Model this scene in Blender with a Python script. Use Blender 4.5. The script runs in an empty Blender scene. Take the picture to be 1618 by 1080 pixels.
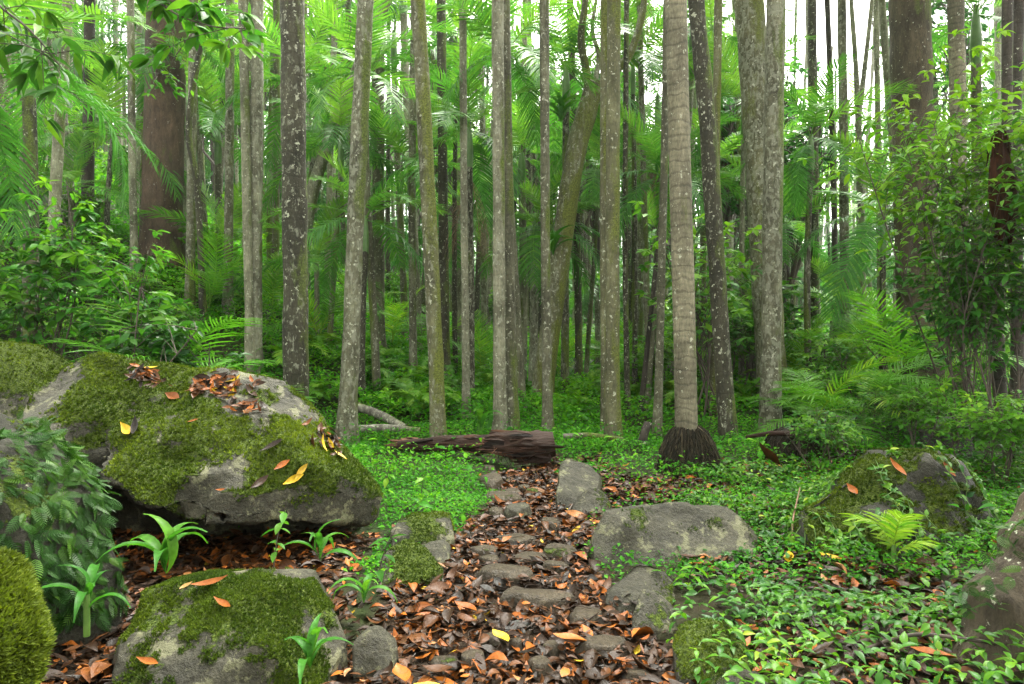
import bpy, bmesh, math, random
import numpy as np
from mathutils import Vector, Matrix
rng = np.random.default_rng(11)
random.seed(11)
S = bpy.context.scene
COL = S.collection
F = 1618 * 24 / 36.0
CAMZ = 1.3
def wx(px, d): return (px - 809.0) * d / F
def wz(py, d): return CAMZ + (540.0 - py) * d / F
def P(px, py, d): return (wx(px, d), d, wz(py, d))

# ------------------------------------------------------------------ noise
def _hash(ix, iy, iz):
    n = (ix * 374761393 + iy * 668265263 + iz * 2147483647 * 3 + 1013904223) & 0xffffffff
    n = ((n ^ (n >> 13)) * 1274126177) & 0xffffffff
    n = ((n ^ (n >> 16)) * 2246822519) & 0xffffffff
    return ((n ^ (n >> 15)) & 0xffffff) / float(0xffffff)
def vnoise(p):
    p = np.asarray(p, float)
    i = np.floor(p).astype(np.int64); f = p - i
    u = f * f * (3 - 2 * f)
    r = 0
    for a in (0, 1):
        for b in (0, 1):
            for c in (0, 1):
                w = (u[:, 0] if a else 1 - u[:, 0]) * (u[:, 1] if b else 1 - u[:, 1]) * (u[:, 2] if c else 1 - u[:, 2])
                r = r + w * _hash(i[:, 0] + a, i[:, 1] + b, i[:, 2] + c)
    return r * 2 - 1
def fbm(p, o=4):
    p = np.asarray(p, float); a = 1.0; s = 0; t = 0
    for k in range(o):
        s = s + a * vnoise(p * (2.03 ** k) + 17.3 * k); t += a; a *= .5
    return s / t
def sstep(a, b, t):
    t = np.clip((t - a) / (b - a), 0, 1); return t * t * (3 - 2 * t)

# ------------------------------------------------------------------ terrain
PATH = np.array([(0.02, -3), (0.0, 2.2), (-0.04, 3.2), (-0.02, 4.2), (0.12, 5.2), (0.22, 6.0), (0.1, 6.7), (0.35, 7.2)])
def path_dist(x, y):
    x = np.asarray(x, float); y = np.asarray(y, float)
    best = np.full(x.shape, 1e9)
    for (ax, ay), (bx, by) in zip(PATH[:-1], PATH[1:]):
        dx, dy = bx - ax, by - ay
        t = np.clip(((x - ax) * dx + (y - ay) * dy) / (dx * dx + dy * dy), 0, 1)
        best = np.minimum(best, np.hypot(x - ax - t * dx, y - ay - t * dy))
    return best
def litter_mask(x, y):
    x = np.asarray(x, float); y = np.asarray(y, float)
    n = vnoise(np.stack([x * 2.2, y * 2.2, 0 * x + 3], -1))
    w = np.interp(y, [0, 2.6, 3.6, 4.4, 5.4, 6.4, 7.2], [.75, .68, .62, .5, .42, .36, .2])
    m = 1 - sstep(w - .12, w + .14, path_dist(x, y) + .1 * n)
    # a tongue of litter swings off toward the root mound
    t = np.clip((x - .3) / 2.0, 0, 1)
    d2 = np.abs(y - (5.75 + .3 * t)) + np.where(x < .3, .3 - x, 0) + np.maximum(0, x - 1.7)
    m = np.maximum(m, .62 * (1 - sstep(.15, .5, d2 + .12 * n)))
    # a pocket between the two near boulders
    d3 = np.hypot((x + 1.75) / .45, (y - 2.75) / .7)
    d4 = np.maximum(np.abs(x + 1.75) / 1.0, np.abs(y - 3.9) / .75)
    m = np.maximum(m, .8 * (1 - sstep(.8, 1.1, d4 + .12 * n)))
    return np.maximum(m, 1 - sstep(.75, 1.1, d3 + .12 * n))
def terrain(x, y):
    x = np.asarray(x, float); y = np.asarray(y, float)
    h = .062 * np.logaddexp(0, (y - 8.0) * 1.5) / 1.5
    lx = np.logaddexp(0, (-x - .9) * 2) / 2
    lx = np.minimum(lx, 22) 
    h = h + .38 * lx * sstep(7.5, 14, y) + .05 * lx * sstep(4, 7, y)
    h = h + .05 * np.minimum(np.logaddexp(0, (x - 1.5) * 2) / 2, 12) * sstep(3.6, 7, y)
    p = np.stack([x, y, 0 * x], -1)
    pd = path_dist(x, y)
    h = h + fbm(p * .55, 3) * .16 * sstep(.4, 2.5, pd) * sstep(3, 9, y)
    h = h + fbm(p * 2.1 + 5, 3) * .035 - .05 * (1 - sstep(.3, .9, pd))
    return h
def tz(x, y): return float(terrain(np.array([float(x)]), np.array([float(y)]))[0])

# ------------------------------------------------------------------ mesh builder
class MB:
    def __init__(self): self.V = []; self.Fs = []; self.T = []; self.n = 0
    def add(self, V, Fa, tint=.5):
        V = np.asarray(V, float).reshape(-1, 3); Fa = np.asarray(Fa, int)
        self.V.append(V); self.Fs.append(Fa + self.n)
        t = np.asarray(tint, float)
        self.T.append(np.full(len(V), float(t)) if t.ndim == 0 else t)
        self.n += len(V); return self
    def mesh(self, name, mat, smooth=True):
        me = bpy.data.meshes.new(name)
        V = np.concatenate(self.V); T = np.concatenate(self.T)
        lt = np.concatenate([np.full(len(f), f.shape[1]) for f in self.Fs])
        li = np.concatenate([f.ravel() for f in self.Fs])
        me.vertices.add(len(V)); me.vertices.foreach_set('co', V.astype(np.float32).ravel())
        me.loops.add(len(li)); me.loops.foreach_set('vertex_index', li.astype(np.int32))
        me.polygons.add(len(lt))
        me.polygons.foreach_set('loop_start', np.concatenate([[0], np.cumsum(lt)[:-1]]).astype(np.int32))
        me.polygons.foreach_set('loop_total', lt.astype(np.int32))
        me.polygons.foreach_set('use_smooth', np.full(len(lt), smooth))
        a = me.attributes.new('tint', 'FLOAT', 'POINT'); a.data.foreach_set('value', T.astype(np.float32))
        me.update(calc_edges=True); me.validate()
        me.materials.append(mat)
        return me
def link(name, me, parent=None, loc=(0, 0, 0), rot=(0, 0, 0), scale=(1, 1, 1)):
    o = bpy.data.objects.new(name, me); COL.objects.link(o)
    o.location = loc; o.rotation_euler = rot; o.scale = scale
    if parent: o.parent = parent
    return o
def tag(o, label, cat, group=None, kind=None):
    o['label'] = label
    if cat: o['category'] = cat
    if group: o['group'] = group
    if kind: o['kind'] = kind
    return o
def thing(name, label, cat, loc=(0, 0, 0), rot=(0, 0, 0), group=None):
    return tag(link(name, None, None, loc, rot), label, cat, group)

# ------------------------------------------------------------------ templates
def leafT(n=4, w=.42, droop=.25, fold=.12, peak=.42, mid=True):
    t = np.linspace(0, 1, n + 1)
    wd = np.where(t < peak, np.maximum(0, np.sin(np.pi / 2 * t / peak)) ** .8, np.maximum(0, np.cos(np.pi / 2 * (t - peak) / (1 - peak))) ** 1.1) * w / 2
    wd = np.maximum(wd, .012)
    V = []; Q = []
    z = -droop * t ** 2
    if mid:
        for k in range(n + 1):
            V += [(-wd[k], t[k], z[k] + fold * wd[k] * 2), (0, t[k], z[k]), (wd[k], t[k], z[k] + fold * wd[k] * 2)]
        for k in range(n):
            a = 3 * k
            Q += [(a, a + 1, a + 4, a + 3), (a + 1, a + 2, a + 5, a + 4)]
    else:
        for k in range(n + 1): V += [(-wd[k], t[k], z[k]), (wd[k], t[k], z[k])]
        for k in range(n):
            a = 2 * k; Q += [(a, a + 1, a + 3, a + 2)]
    return np.array(V), np.array(Q)
def rotm(az, pitch, roll):
    ca, sa, cp, sp, cr, sr = np.cos(az), np.sin(az), np.cos(pitch), np.sin(pitch), np.cos(roll), np.sin(roll)
    o = np.zeros_like(ca); i = np.ones_like(ca)
    Rz = np.stack([np.stack([ca, -sa, o], -1), np.stack([sa, ca, o], -1), np.stack([o, o, i], -1)], -2)
    Rx = np.stack([np.stack([i, o, o], -1), np.stack([o, cp, -sp], -1), np.stack([o, sp, cp], -1)], -2)
    Ry = np.stack([np.stack([cr, o, sr], -1), np.stack([o, i, o], -1), np.stack([-sr, o, cr], -1)], -2)
    return Rz @ Rx @ Ry
def inst(mb, T, pos, az, pitch, roll, s, tint):
    V, Q = T; pos = np.asarray(pos, float); N = len(pos)
    if N == 0: return
    az = np.broadcast_to(np.asarray(az, float), (N,)); pitch = np.broadcast_to(np.asarray(pitch, float), (N,)); roll = np.broadcast_to(np.asarray(roll, float), (N,))
    R = rotm(az, pitch, roll)
    s = np.asarray(s, float)
    if s.ndim <= 1: s = np.broadcast_to(np.broadcast_to(s, (N,))[:, None], (N, 3))
    W = np.einsum('nij,nmj->nmi', R, V[None] * s[:, None, :]) + pos[:, None, :]
    Fa = (Q[None] + (np.arange(N) * len(V))[:, None, None]).reshape(-1, Q.shape[1])
    mb.add(W.reshape(-1, 3), Fa, np.repeat(np.broadcast_to(np.asarray(tint, float), (N,)), len(V)))
def inst_n(mb, T, pos, nrm, spin, lean, s, tint):
    """instances standing on a surface: local Z along nrm"""
    V, Q = T; N = len(pos)
    if N == 0: return
    n = nrm / np.linalg.norm(nrm, axis=1, keepdims=True)
    ref = np.where(np.abs(n[:, 2:3]) < .9, np.array([[0, 0, 1.]]), np.array([[1., 0, 0]]))
    a = np.cross(ref, n); a /= np.linalg.norm(a, axis=1, keepdims=True); b = np.cross(n, a)
    B = np.stack([a, b, n], -1)
    R = B @ rotm(np.broadcast_to(spin, (N,)).astype(float), np.broadcast_to(lean, (N,)).astype(float), np.zeros(N))
    s = np.broadcast_to(np.asarray(s, float), (N,))
    W = np.einsum('nij,nmj->nmi', R, V[None] * s[:, None, None]) + pos[:, None, :]
    Fa = (Q[None] + (np.arange(N) * len(V))[:, None, None]).reshape(-1, Q.shape[1])
    mb.add(W.reshape(-1, 3), Fa, np.repeat(np.broadcast_to(np.asarray(tint, float), (N,)), len(V)))
def tube(mb, pts, rad, sides=8, tint=.5, noise=0.0, cap=False, nsc=6.0, zstretch=.35, seed=0, xst=1.0):
    pts = np.asarray(pts, float); n = len(pts); rad = np.broadcast_to(np.asarray(rad, float), (n,))
    tan = np.gradient(pts, axis=0); tan /= np.linalg.norm(tan, axis=1, keepdims=True) + 1e-9
    ref = np.array([0, 1., 0]) if abs(tan[:, 2]).mean() > .6 else np.array([0, 0, 1.])
    a = np.cross(tan, ref); a /= np.linalg.norm(a, axis=1, keepdims=True) + 1e-9; b = np.cross(tan, a)
    th = np.linspace(0, 2 * np.pi, sides, endpoint=False)
    ring = np.cos(th)[None, :, None] * a[:, None, :] + np.sin(th)[None, :, None] * b[:, None, :]
    r = np.repeat(rad[:, None], sides, 1)
    if noise:
        q = (pts[:, None, :] + ring * rad[:, None, None])
        qq = q * nsc; qq[..., 2] *= zstretch; qq[..., 0] *= xst
        r = r * (1 + noise * fbm(qq.reshape(-1, 3) + seed * 7.7, 3).reshape(n, sides))
    V = pts[:, None, :] + ring * r[..., None]
    k = np.arange(n - 1)[:, None] * sides; j = np.arange(sides)[None]; j2 = (j + 1) % sides
    Q = np.stack([k + j, k + j2, k + sides + j2, k + sides + j], -1).reshape(-1, 4)
    mb.add(V.reshape(-1, 3), Q, tint)
    if cap:
        for e in (0, n - 1):
            base = mb.n
            C = pts[e]
            mb.add(np.vstack([V[e], C[None]]), np.array([[q, (q + 1) % sides, sides] for q in range(sides)]), tint)
def curve(pts, n=12):
    """Catmull-Rom through pts"""
    pts = np.asarray(pts, float)
    if len(pts) == 2:
        t = np.linspace(0, 1, n)[:, None]; return pts[0] * (1 - t) + pts[1] * t
    q = np.vstack([2 * pts[0] - pts[1], pts, 2 * pts[-1] - pts[-2]])
    out = []
    m = len(pts) - 1
    for u in np.linspace(0, m, n):
        i = min(int(u), m - 1); t = u - i
        p0, p1, p2, p3 = q[i:i + 4]
        out.append(.5 * (2 * p1 + (p2 - p0) * t + (2 * p0 - 5 * p1 + 4 * p2 - p3) * t * t + (3 * p1 - p0 - 3 * p2 + p3) * t ** 3))
    return np.array(out)

# ------------------------------------------------------------------ materials
def newmat(name):
    m = bpy.data.materials.new(name); m.use_nodes = True
    nt = m.node_tree; nt.nodes.clear()
    out = nt.nodes.new('ShaderNodeOutputMaterial')
    def N(t, **k):
        n = nt.nodes.new('ShaderNode' + t)
        for a, b in k.items():
            if a in n.inputs: n.inputs[a].default_value = b
            else: setattr(n, a, b)
        return n
    L = nt.links.new
    return m, nt, N, L, out
def ramp(N, stops, interp='LINEAR'):
    r = N('ValToRGB'); r.color_ramp.interpolation = interp
    e = r.color_ramp.elements
    while len(e) < len(stops): e.new(.5)
    for k, (p, c) in enumerate(stops):
        e[k].position = p
        e[k].color = (c, c, c, 1) if isinstance(c, (int, float)) else (*c, 1)
    return r
def leafmat(name, stops, rough=.46, trans=.42, tcol=(1.15, 1.25, .5), spec=.12, objrand=.25):
    m, nt, N, L, out = newmat(name)
    at = N('Attribute', attribute_name='tint')
    oi = N('ObjectInfo')
    ad = N('Math', operation='MULTIPLY_ADD'); L(oi.outputs['Random'], ad.inputs[0]); ad.inputs[1].default_value = objrand
    L(at.outputs['Fac'], ad.inputs[2])
    sb = N('Math', operation='SUBTRACT'); L(ad.outputs[0], sb.inputs[0]); sb.inputs[1].default_value = objrand / 2; sb.use_clamp = True
    r = ramp(N, stops); L(sb.outputs[0], r.inputs[0])
    no = N('TexNoise', Scale=14.0, Detail=3.0)
    tc = N('TexCoord'); L(tc.outputs['Object'], no.inputs['Vector'])
    hs = N('HueSaturation'); L(r.outputs[0], hs.inputs['Color'])
    mr = N('MapRange'); L(no.outputs['Fac'], mr.inputs[0]); mr.inputs[1].default_value = .3; mr.inputs[2].default_value = .7; mr.inputs[3].default_value = .75; mr.inputs[4].default_value = 1.2
    L(mr.outputs[0], hs.inputs['Value'])
    bs = N('BsdfPrincipled'); L(hs.outputs[0], bs.inputs['Base Color']); bs.inputs['Roughness'].default_value = rough
    bs.inputs['Specular IOR Level'].default_value = spec
    tm = N('Mix', data_type='RGBA', blend_type='MULTIPLY'); tm.inputs[0].default_value = 1
    L(hs.outputs[0], tm.inputs[6]); tm.inputs[7].default_value = (*tcol, 1)
    tl = N('BsdfTranslucent'); L(tm.outputs[2], tl.inputs['Color'])
    mx = N('MixShader'); mx.inputs[0].default_value = trans
    L(bs.outputs[0], mx.inputs[1]); L(tl.outputs[0], mx.inputs[2]); L(mx.outputs[0], out.inputs['Surface'])
    return m
def barkmat(name, dark, light, lichen=.5, moss=.3, ring=0.0, mosscol=(.07, .095, .015), lichcol=(.36, .37, .28), rough=.8, bump=.8, fine=1.0):
    m, nt, N, L, out = newmat(name)
    tc = N('TexCoord'); oi = N('ObjectInfo')
    off = N('VectorMath', operation='MULTIPLY_ADD'); L(oi.outputs['Random'], off.inputs[0]); off.inputs[1].default_value = (31, 17, 53); L(tc.outputs['Object'], off.inputs[2])
    mp = N('Mapping'); L(off.outputs[0], mp.inputs['Vector']); mp.inputs['Scale'].default_value = (1, 1, .3)
    n1 = N('TexNoise', Scale=9.0 * fine, Detail=7.0, Roughness=.65); L(mp.outputs[0], n1.inputs['Vector'])
    c = ramp(N, [(.3, dark), (.55, tuple((a + b) / 2 for a, b in zip(dark, light))), (.75, light)]); L(n1.outputs['Fac'], c.inputs[0])
    col = c.outputs[0]; hgt = n1.outputs['Fac']
    def mixc(fac, a, b, typ='MIX'):
        x = N('Mix', data_type='RGBA', blend_type=typ)
        if isinstance(fac, float): x.inputs[0].default_value = fac
        else: L(fac, x.inputs[0])
        L(a, x.inputs[6])
        if isinstance(b, tuple): x.inputs[7].default_value = (*b, 1)
        else: L(b, x.inputs[7])
        return x.outputs[2]
    nfn = N('TexNoise', Scale=55.0 * fine, Detail=4.0, Roughness=.7); L(mp.outputs[0], nfn.inputs['Vector'])
    rfn = ramp(N, [(.3, .55), (.7, 1.4)]); L(nfn.outputs['Fac'], rfn.inputs[0])
    col = mixc(.8, col, mixc(1.0, col, rfn.outputs[0], 'MULTIPLY'))
    ha = N('Math', operation='MULTIPLY_ADD'); L(nfn.outputs['Fac'], ha.inputs[0]); ha.inputs[1].default_value = .5; L(hgt, ha.inputs[2]); hgt = ha.outputs[0]
    n0 = N('TexNoise', Scale=1.3, Detail=3.0); L(off.outputs[0], n0.inputs['Vector'])
    r0 = ramp(N, [(.35, .6), (.65, 1.25)]); L(n0.outputs['Fac'], r0.inputs[0])
    col = mixc(1.0, col, r0.outputs[0], 'MULTIPLY')
    if ring:
        wv = N('TexWave', wave_type='BANDS', bands_direction='Z', Scale=2.4, Distortion=3.0, Detail=2.0); wv.inputs['Detail Scale'].default_value = 3
        L(off.outputs[0], wv.inputs['Vector'])
        rr = ramp(N, [(0.0, .45), (.16, 1.0), (.8, 1.05), (1.0, .8)]); L(wv.outputs['Fac'], rr.inputs[0])
        col = mixc(float(ring), col, mixc(1.0, col, rr.outputs[0], 'MULTIPLY'))
        hm = N('Math', operation='MULTIPLY_ADD'); L(rr.outputs[0], hm.inputs[0]); hm.inputs[1].default_value = .3; L(hgt, hm.inputs[2]); hgt = hm.outputs[0]
    if lichen > .3:
        n9 = N('TexNoise', Scale=17.0, Detail=9.0, Roughness=.66, Distortion=.5); mq = N('Mapping'); L(off.outputs[0], mq.inputs['Vector']); mq.inputs['Scale'].default_value = (1, 1, .55); L(mq.outputs[0], n9.inputs['Vector'])
        o9 = N('Math', operation='MULTIPLY_ADD'); L(oi.outputs['Random'], o9.inputs[0]); o9.inputs[1].default_value = .16; L(n9.outputs['Fac'], o9.inputs[2])
        r9 = ramp(N, [(.67 - .1 * lichen, 0), (.74 - .1 * lichen, .6)]); L(o9.outputs[0], r9.inputs[0])
        col = mixc(r9.outputs[0], col, tuple(v * .62 for v in lichcol))
    if lichen:
        n2 = N('TexNoise', Scale=19.0, Detail=5.0, Roughness=.6); L(off.outputs[0], n2.inputs['Vector'])
        r2 = ramp(N, [(.665 - .1 * lichen, 0), (.685 - .1 * lichen, .85)]); L(n2.outputs['Fac'], r2.inputs[0])
        vo = N('TexVoronoi', Scale=42.0); L(off.outputs[0], vo.inputs['Vector'])
        r3 = ramp(N, [(.10, .5), (.20, 0)]); L(vo.outputs['Distance'], r3.inputs[0])
        n4 = N('TexNoise', Scale=2.2, Detail=2.0); L(off.outputs[0], n4.inputs['Vector'])
        r4 = ramp(N, [(.64 - .15 * lichen, 0), (.70 - .15 * lichen, 1)]); L(n4.outputs['Fac'], r4.inputs[0])
        m3 = N('Math', operation='MULTIPLY'); L(r3.outputs[0], m3.inputs[0]); L(r4.outputs[0], m3.inputs[1])
        m4 = N('Math', operation='MAXIMUM'); L(m3.outputs[0], m4.inputs[0]); L(r2.outputs[0], m4.inputs[1])
        col = mixc(m4.outputs[0], col, lichcol)
    if moss:
        n3 = N('TexNoise', Scale=2.6, Detail=6.0, Roughness=.7); L(mp.outputs[0], n3.inputs['Vector'])
        sx = N('SeparateXYZ'); L(tc.outputs['Normal'], sx.inputs[0])
        dm = N('Math', operation='MULTIPLY_ADD'); L(sx.outputs['X'], dm.inputs[0]); dm.inputs[1].default_value = .10; L(n3.outputs['Fac'], dm.inputs[2])
        r5 = ramp(N, [(.70 - .35 * moss, 0), (.80 - .35 * moss, 1)]); L(dm.outputs[0], r5.inputs[0])
        nf = N('TexNoise', Scale=60.0, Detail=3.0); L(off.outputs[0], nf.inputs['Vector'])
        mc = ramp(N, [(.35, tuple(v * .5 for v in mosscol)), (.65, tuple(v * 1.35 for v in mosscol))]); L(nf.outputs['Fac'], mc.inputs[0])
        col = mixc(r5.outputs[0], col, mc.outputs[0])
    bs = N('BsdfPrincipled', Roughness=rough); L(col, bs.inputs['Base Color']); bs.inputs['Specular IOR Level'].default_value = .3
    bp = N('Bump', Strength=bump, Distance=.02); L(hgt, bp.inputs['Height']); L(bp.outputs[0], bs.inputs['Normal'])
    L(bs.outputs[0], out.inputs['Surface'])
    return m
def rockmat(name, dark, light, patch=(.33, .34, .24), patchamt=.5, rough=.55, mossA=(.02, .038, .003), mossB=(.08, .115, .008)):
    m, nt, N, L, out = newmat(name)
    tc = N('TexCoord')
    n1 = N('TexNoise', Scale=5.0, Detail=9.0, Roughness=.68); L(tc.outputs['Object'], n1.inputs['Vector'])
    c = ramp(N, [(.3, dark), (.7, light)]); L(n1.outputs['Fac'], c.inputs[0])
    n2 = N('TexNoise', Scale=6.5, Detail=9.0, Roughness=.74, Distortion=.08); L(tc.outputs['Object'], n2.inputs['Vector'])
    r2 = ramp(N, [(.66 - .16 * patchamt, 0), (.70 - .16 * patchamt, .9)]); L(n2.outputs['Fac'], r2.inputs[0])
    n8 = N('TexNoise', Scale=60.0, Detail=5.0, Roughness=.7); L(tc.outputs['Object'], n8.inputs['Vector'])
    r8 = ramp(N, [(.3, .5), (.7, 1.5)]); L(n8.outputs['Fac'], r8.inputs[0])
    m8 = N('Mix', data_type='RGBA', blend_type='MULTIPLY'); m8.inputs[0].default_value = 1; L(c.outputs[0], m8.inputs[6]); L(r8.outputs[0], m8.inputs[7])
    mx = N('Mix', data_type='RGBA'); L(r2.outputs[0], mx.inputs[0]); L(m8.outputs[2], mx.inputs[6]); mx.inputs[7].default_value = (*patch, 1)
    at = N('Attribute', attribute_name='tint')
    n3 = N('TexNoise', Scale=22.0, Detail=6.0, Roughness=.75); L(tc.outputs['Object'], n3.inputs['Vector'])
    ad = N('Math', operation='MULTIPLY_ADD'); L(n3.outputs['Fac'], ad.inputs[0]); ad.inputs[1].default_value = .9; L(at.outputs['Fac'], ad.inputs[2])
    r3 = ramp(N, [(.93, 0), (1.0, 1)]); 
    sc = N('Math', operation='MULTIPLY'); L(ad.outputs[0], sc.inputs[0]); sc.inputs[1].default_value = 1.0; L(sc.outputs[0], r3.inputs[0])
    n4 = N('TexNoise', Scale=70.0, Detail=4.0); L(tc.outputs['Object'], n4.inputs['Vector'])
    mc = ramp(N, [(.3, mossA), (.7, mossB)]); L(n4.outputs['Fac'], mc.inputs[0])
    mx2 = N('Mix', data_type='RGBA'); L(r3.outputs[0], mx2.inputs[0]); L(mx.outputs[2], mx2.inputs[6]); L(mc.outputs[0], mx2.inputs[7])
    bs = N('BsdfPrincipled'); L(mx2.outputs[2], bs.inputs['Base Color']); bs.inputs['Specular IOR Level'].default_value = .25
    rr = N('MapRange'); L(r3.outputs[0], rr.inputs[0]); rr.inputs[3].default_value = rough; rr.inputs[4].default_value = .9; L(rr.outputs[0], bs.inputs['Roughness'])
    n7 = N('TexNoise', Scale=28.0, Detail=8.0, Roughness=.7); L(tc.outputs['Object'], n7.inputs['Vector'])
    h7 = N('Math', operation='MULTIPLY_ADD'); L(n7.outputs['Fac'], h7.inputs[0]); h7.inputs[1].default_value = .45; L(n1.outputs['Fac'], h7.inputs[2])
    h = N('Math', operation='MULTIPLY_ADD'); L(r3.outputs[0], h.inputs[0]); L(n4.outputs['Fac'], h.inputs[1]); L(h7.outputs[0], h.inputs[2])
    bp = N('Bump', Strength=1.0, Distance=.05); L(h.outputs[0], bp.inputs['Height']); L(bp.outputs[0], bs.inputs['Normal'])
    L(bs.outputs[0], out.inputs['Surface'])
    return m
def plainmat(name, a, b, scale=8.0, rough=.7, stretch=(1, 1, 1), bump=.4, tintramp=None, spec=.4):
    m, nt, N, L, out = newmat(name)
    tc = N('TexCoord'); mp = N('Mapping'); L(tc.outputs['Object'], mp.inputs[0]); mp.inputs['Scale'].default_value = stretch
    n1 = N('TexNoise', Scale=scale, Detail=7.0, Roughness=.65); L(mp.outputs[0], n1.inputs['Vector'])
    c = ramp(N, [(.3, a), (.7, b)]); L(n1.outputs['Fac'], c.inputs[0]); col = c.outputs[0]
    bs = N('BsdfPrincipled', Roughness=rough); bs.inputs['Specular IOR Level'].default_value = spec
    if tintramp:
        at = N('Attribute', attribute_name='tint'); r = ramp(N, tintramp); L(at.outputs['Fac'], r.inputs[0])
        mm = N('MapRange'); L(n1.outputs['Fac'], mm.inputs[0]); mm.inputs[1].default_value = .3; mm.inputs[2].default_value = .7; mm.inputs[3].default_value = .6; mm.inputs[4].default_value = 1.25
        x = N('Mix', data_type='RGBA', blend_type='MULTIPLY'); x.inputs[0].default_value = 1; L(r.outputs[0], x.inputs[6]); L(mm.outputs[0], x.inputs[7]); col = x.outputs[2]
    L(col, bs.inputs['Base Color'])
    bp = N('Bump', Strength=bump, Distance=.02); L(n1.outputs['Fac'], bp.inputs['Height']); L(bp.outputs[0], bs.inputs['Normal'])
    L(bs.outputs[0], out.inputs['Surface'])
    return m
M = {}
M['frond'] = leafmat('palm_frond_green', [(0, (.02, .08, .018)), (.5, (.055, .18, .028)), (1, (.16, .31, .038))], rough=.42, spec=.15, trans=.38, tcol=(1.1, 1.2, .55))
M['frond_bright'] = leafmat('young_frond_green', [(0, (.035, .13, .012)), (.6, (.085, .24, .02)), (1, (.22, .34, .03))], rough=.42)
M['far_leaf'] = leafmat('far_forest_leaf', [(0, (.018, .075, .02)), (.5, (.045, .155, .032)), (1, (.12, .26, .05))], rough=.5, trans=.36, tcol=(.95, 1.1, .65))
M['leaf_dark'] = leafmat('glossy_dark_leaf', [(0, (.015, .06, .014)), (.55, (.035, .12, .016)), (1, (.11, .22, .02))], rough=.38, spec=.25)
M['leaf_mid'] = leafmat('mid_green_leaf', [(0, (.018, .085, .014)), (.5, (.046, .165, .019)), (1, (.14, .29, .025))], rough=.42)
M['leaf_lime'] = leafmat('lime_green_leaf', [(0, (.04, .14, .012)), (.5, (.09, .24, .018)), (1, (.2, .36, .025))], rough=.38)
M['herb'] = leafmat('ground_herb_leaf', [(0, (.02, .11, .009)), (.5, (.055, .23, .012)), (1, (.16, .36, .016))], rough=.45, spec=.08)
M['vine'] = leafmat('trailing_vine_leaf', [(0, (.014, .07, .016)), (.5, (.055, .165, .012)), (.85, (.12, .26, .014)), (1, (.26, .34, .02))], rough=.38, trans=.35, spec=.18)
M['fern'] = leafmat('fern_frond_green', [(0, (.03, .11, .012)), (.5, (.075, .21, .018)), (1, (.18, .32, .02))], rough=.5)
M['creeper'] = leafmat('dark_creeping_fern', [(0, (.009, .035, .006)), (.5, (.022, .07, .009)), (1, (.06, .13, .012))], rough=.42, trans=.25)
M['mosstuft'] = leafmat('moss_tuft_green', [(0, (.02, .042, .003)), (.5, (.058, .092, .005)), (1, (.15, .20, .012))], rough=.8, trans=.25, spec=.15)
M['mosslime'] = leafmat('lime_moss_green', [(0, (.035, .055, .004)), (.5, (.10, .14, .007)), (1, (.25, .29, .018))], rough=.7, trans=.3, spec=.2)
M['litter'] = plainmat('dead_leaf_litter', (0, 0, 0), (1, 1, 1), 30, .4, bump=.3, spec=.16, tintramp=[(0, (.007, .005, .003)), (.42, (.026, .012, .005)), (.64, (.085, .031, .008)), (.82, (.22, .063, .009)), (.93, (.31, .095, .012)), (.965, (.24, .13, .055)), (1, (.48, .32, .02))])
M['deadfrond'] = plainmat('dead_palm_frond', (.10, .055, .03), (.26, .16, .10), 12, .7)
M['soil'] = None
M['stem'] = plainmat('dark_woody_stem', (.02, .016, .012), (.075, .055, .04), 20, .7)
M['greenstem'] = plainmat('green_stem', (.05, .11, .02), (.10, .19, .03), 10, .5)
M['shaft'] = plainmat('palm_crownshaft_green', (.05, .12, .03), (.11, .2, .05), 5, .4)
M['deadwood'] = plainmat('wet_rotting_wood', (.006, .004, .003), (.085, .036, .02), 22, .65, (.3, 1, 2.5), 1.0, tintramp=[(0, (.006, .004, .003)), (.45, (.022, .011, .007)), (.75, (.062, .028, .016)), (1, (.15, .075, .042))], spec=.2)
M['greywood'] = barkmat('mossy_fallen_wood', (.05, .045, .035), (.2, .19, .15), .6, .55)
M['roots'] = plainmat('fibrous_palm_roots', (.008, .007, .005), (.06, .05, .035), 30, .75, (1, 1, .2), .8, tintramp=[(0, (.008, .007, .004)), (.5, (.03, .025, .014)), (.8, (.075, .06, .035)), (1, (.14, .11, .07))], spec=.15)
M['bark_pale'] = barkmat('pale_lichened_bark', (.072, .07, .042), (.25, .245, .17), .55, .25, .2)
M['bark_grey'] = barkmat('grey_palm_bark', (.045, .044, .025), (.16, .157, .102), .5, .42, .25)
M['bark_ring'] = barkmat('ringed_palm_bark', (.092, .084, .054), (.215, .195, .13), .28, .2, .6)
M['bark_dark'] = barkmat('dark_mossy_bark', (.018, .017, .010), (.064, .06, .037), .45, .5, .2)
M['bark_moss'] = barkmat('moss_covered_bark', (.048, .048, .022), (.15, .147, .08), .5, .62, .15, (.085, .10, .016))
M['bark_red'] = barkmat('rough_red_brown_bark', (.04, .027, .018), (.125, .083, .055), .12, .15, 0, bump=1.0, fine=1.3, lichcol=(.26, .25, .21))
M['bark_redmoss'] = barkmat('mossy_red_brown_bark', (.034, .026, .016), (.115, .092, .058), .22, .5, 0, bump=1.0, fine=1.2)
M['bark_black'] = barkmat('dark_bare_bark', (.018, .015, .012), (.06, .05, .038), .1, .2, .2)
M['rock'] = rockmat('mossy_grey_rock', (.015, .0145, .009), (.068, .064, .042), patch=(.135, .135, .075), patchamt=.75)
M['rock_dark'] = rockmat('dark_wet_boulder', (.010, .010, .007), (.038, .036, .024), patchamt=.15, rough=.5)
M['rock_path'] = rockmat('wet_path_stone', (.028, .022, .014), (.085, .068, .044), patch=(.12, .10, .06), patchamt=.3, rough=.35)
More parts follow.
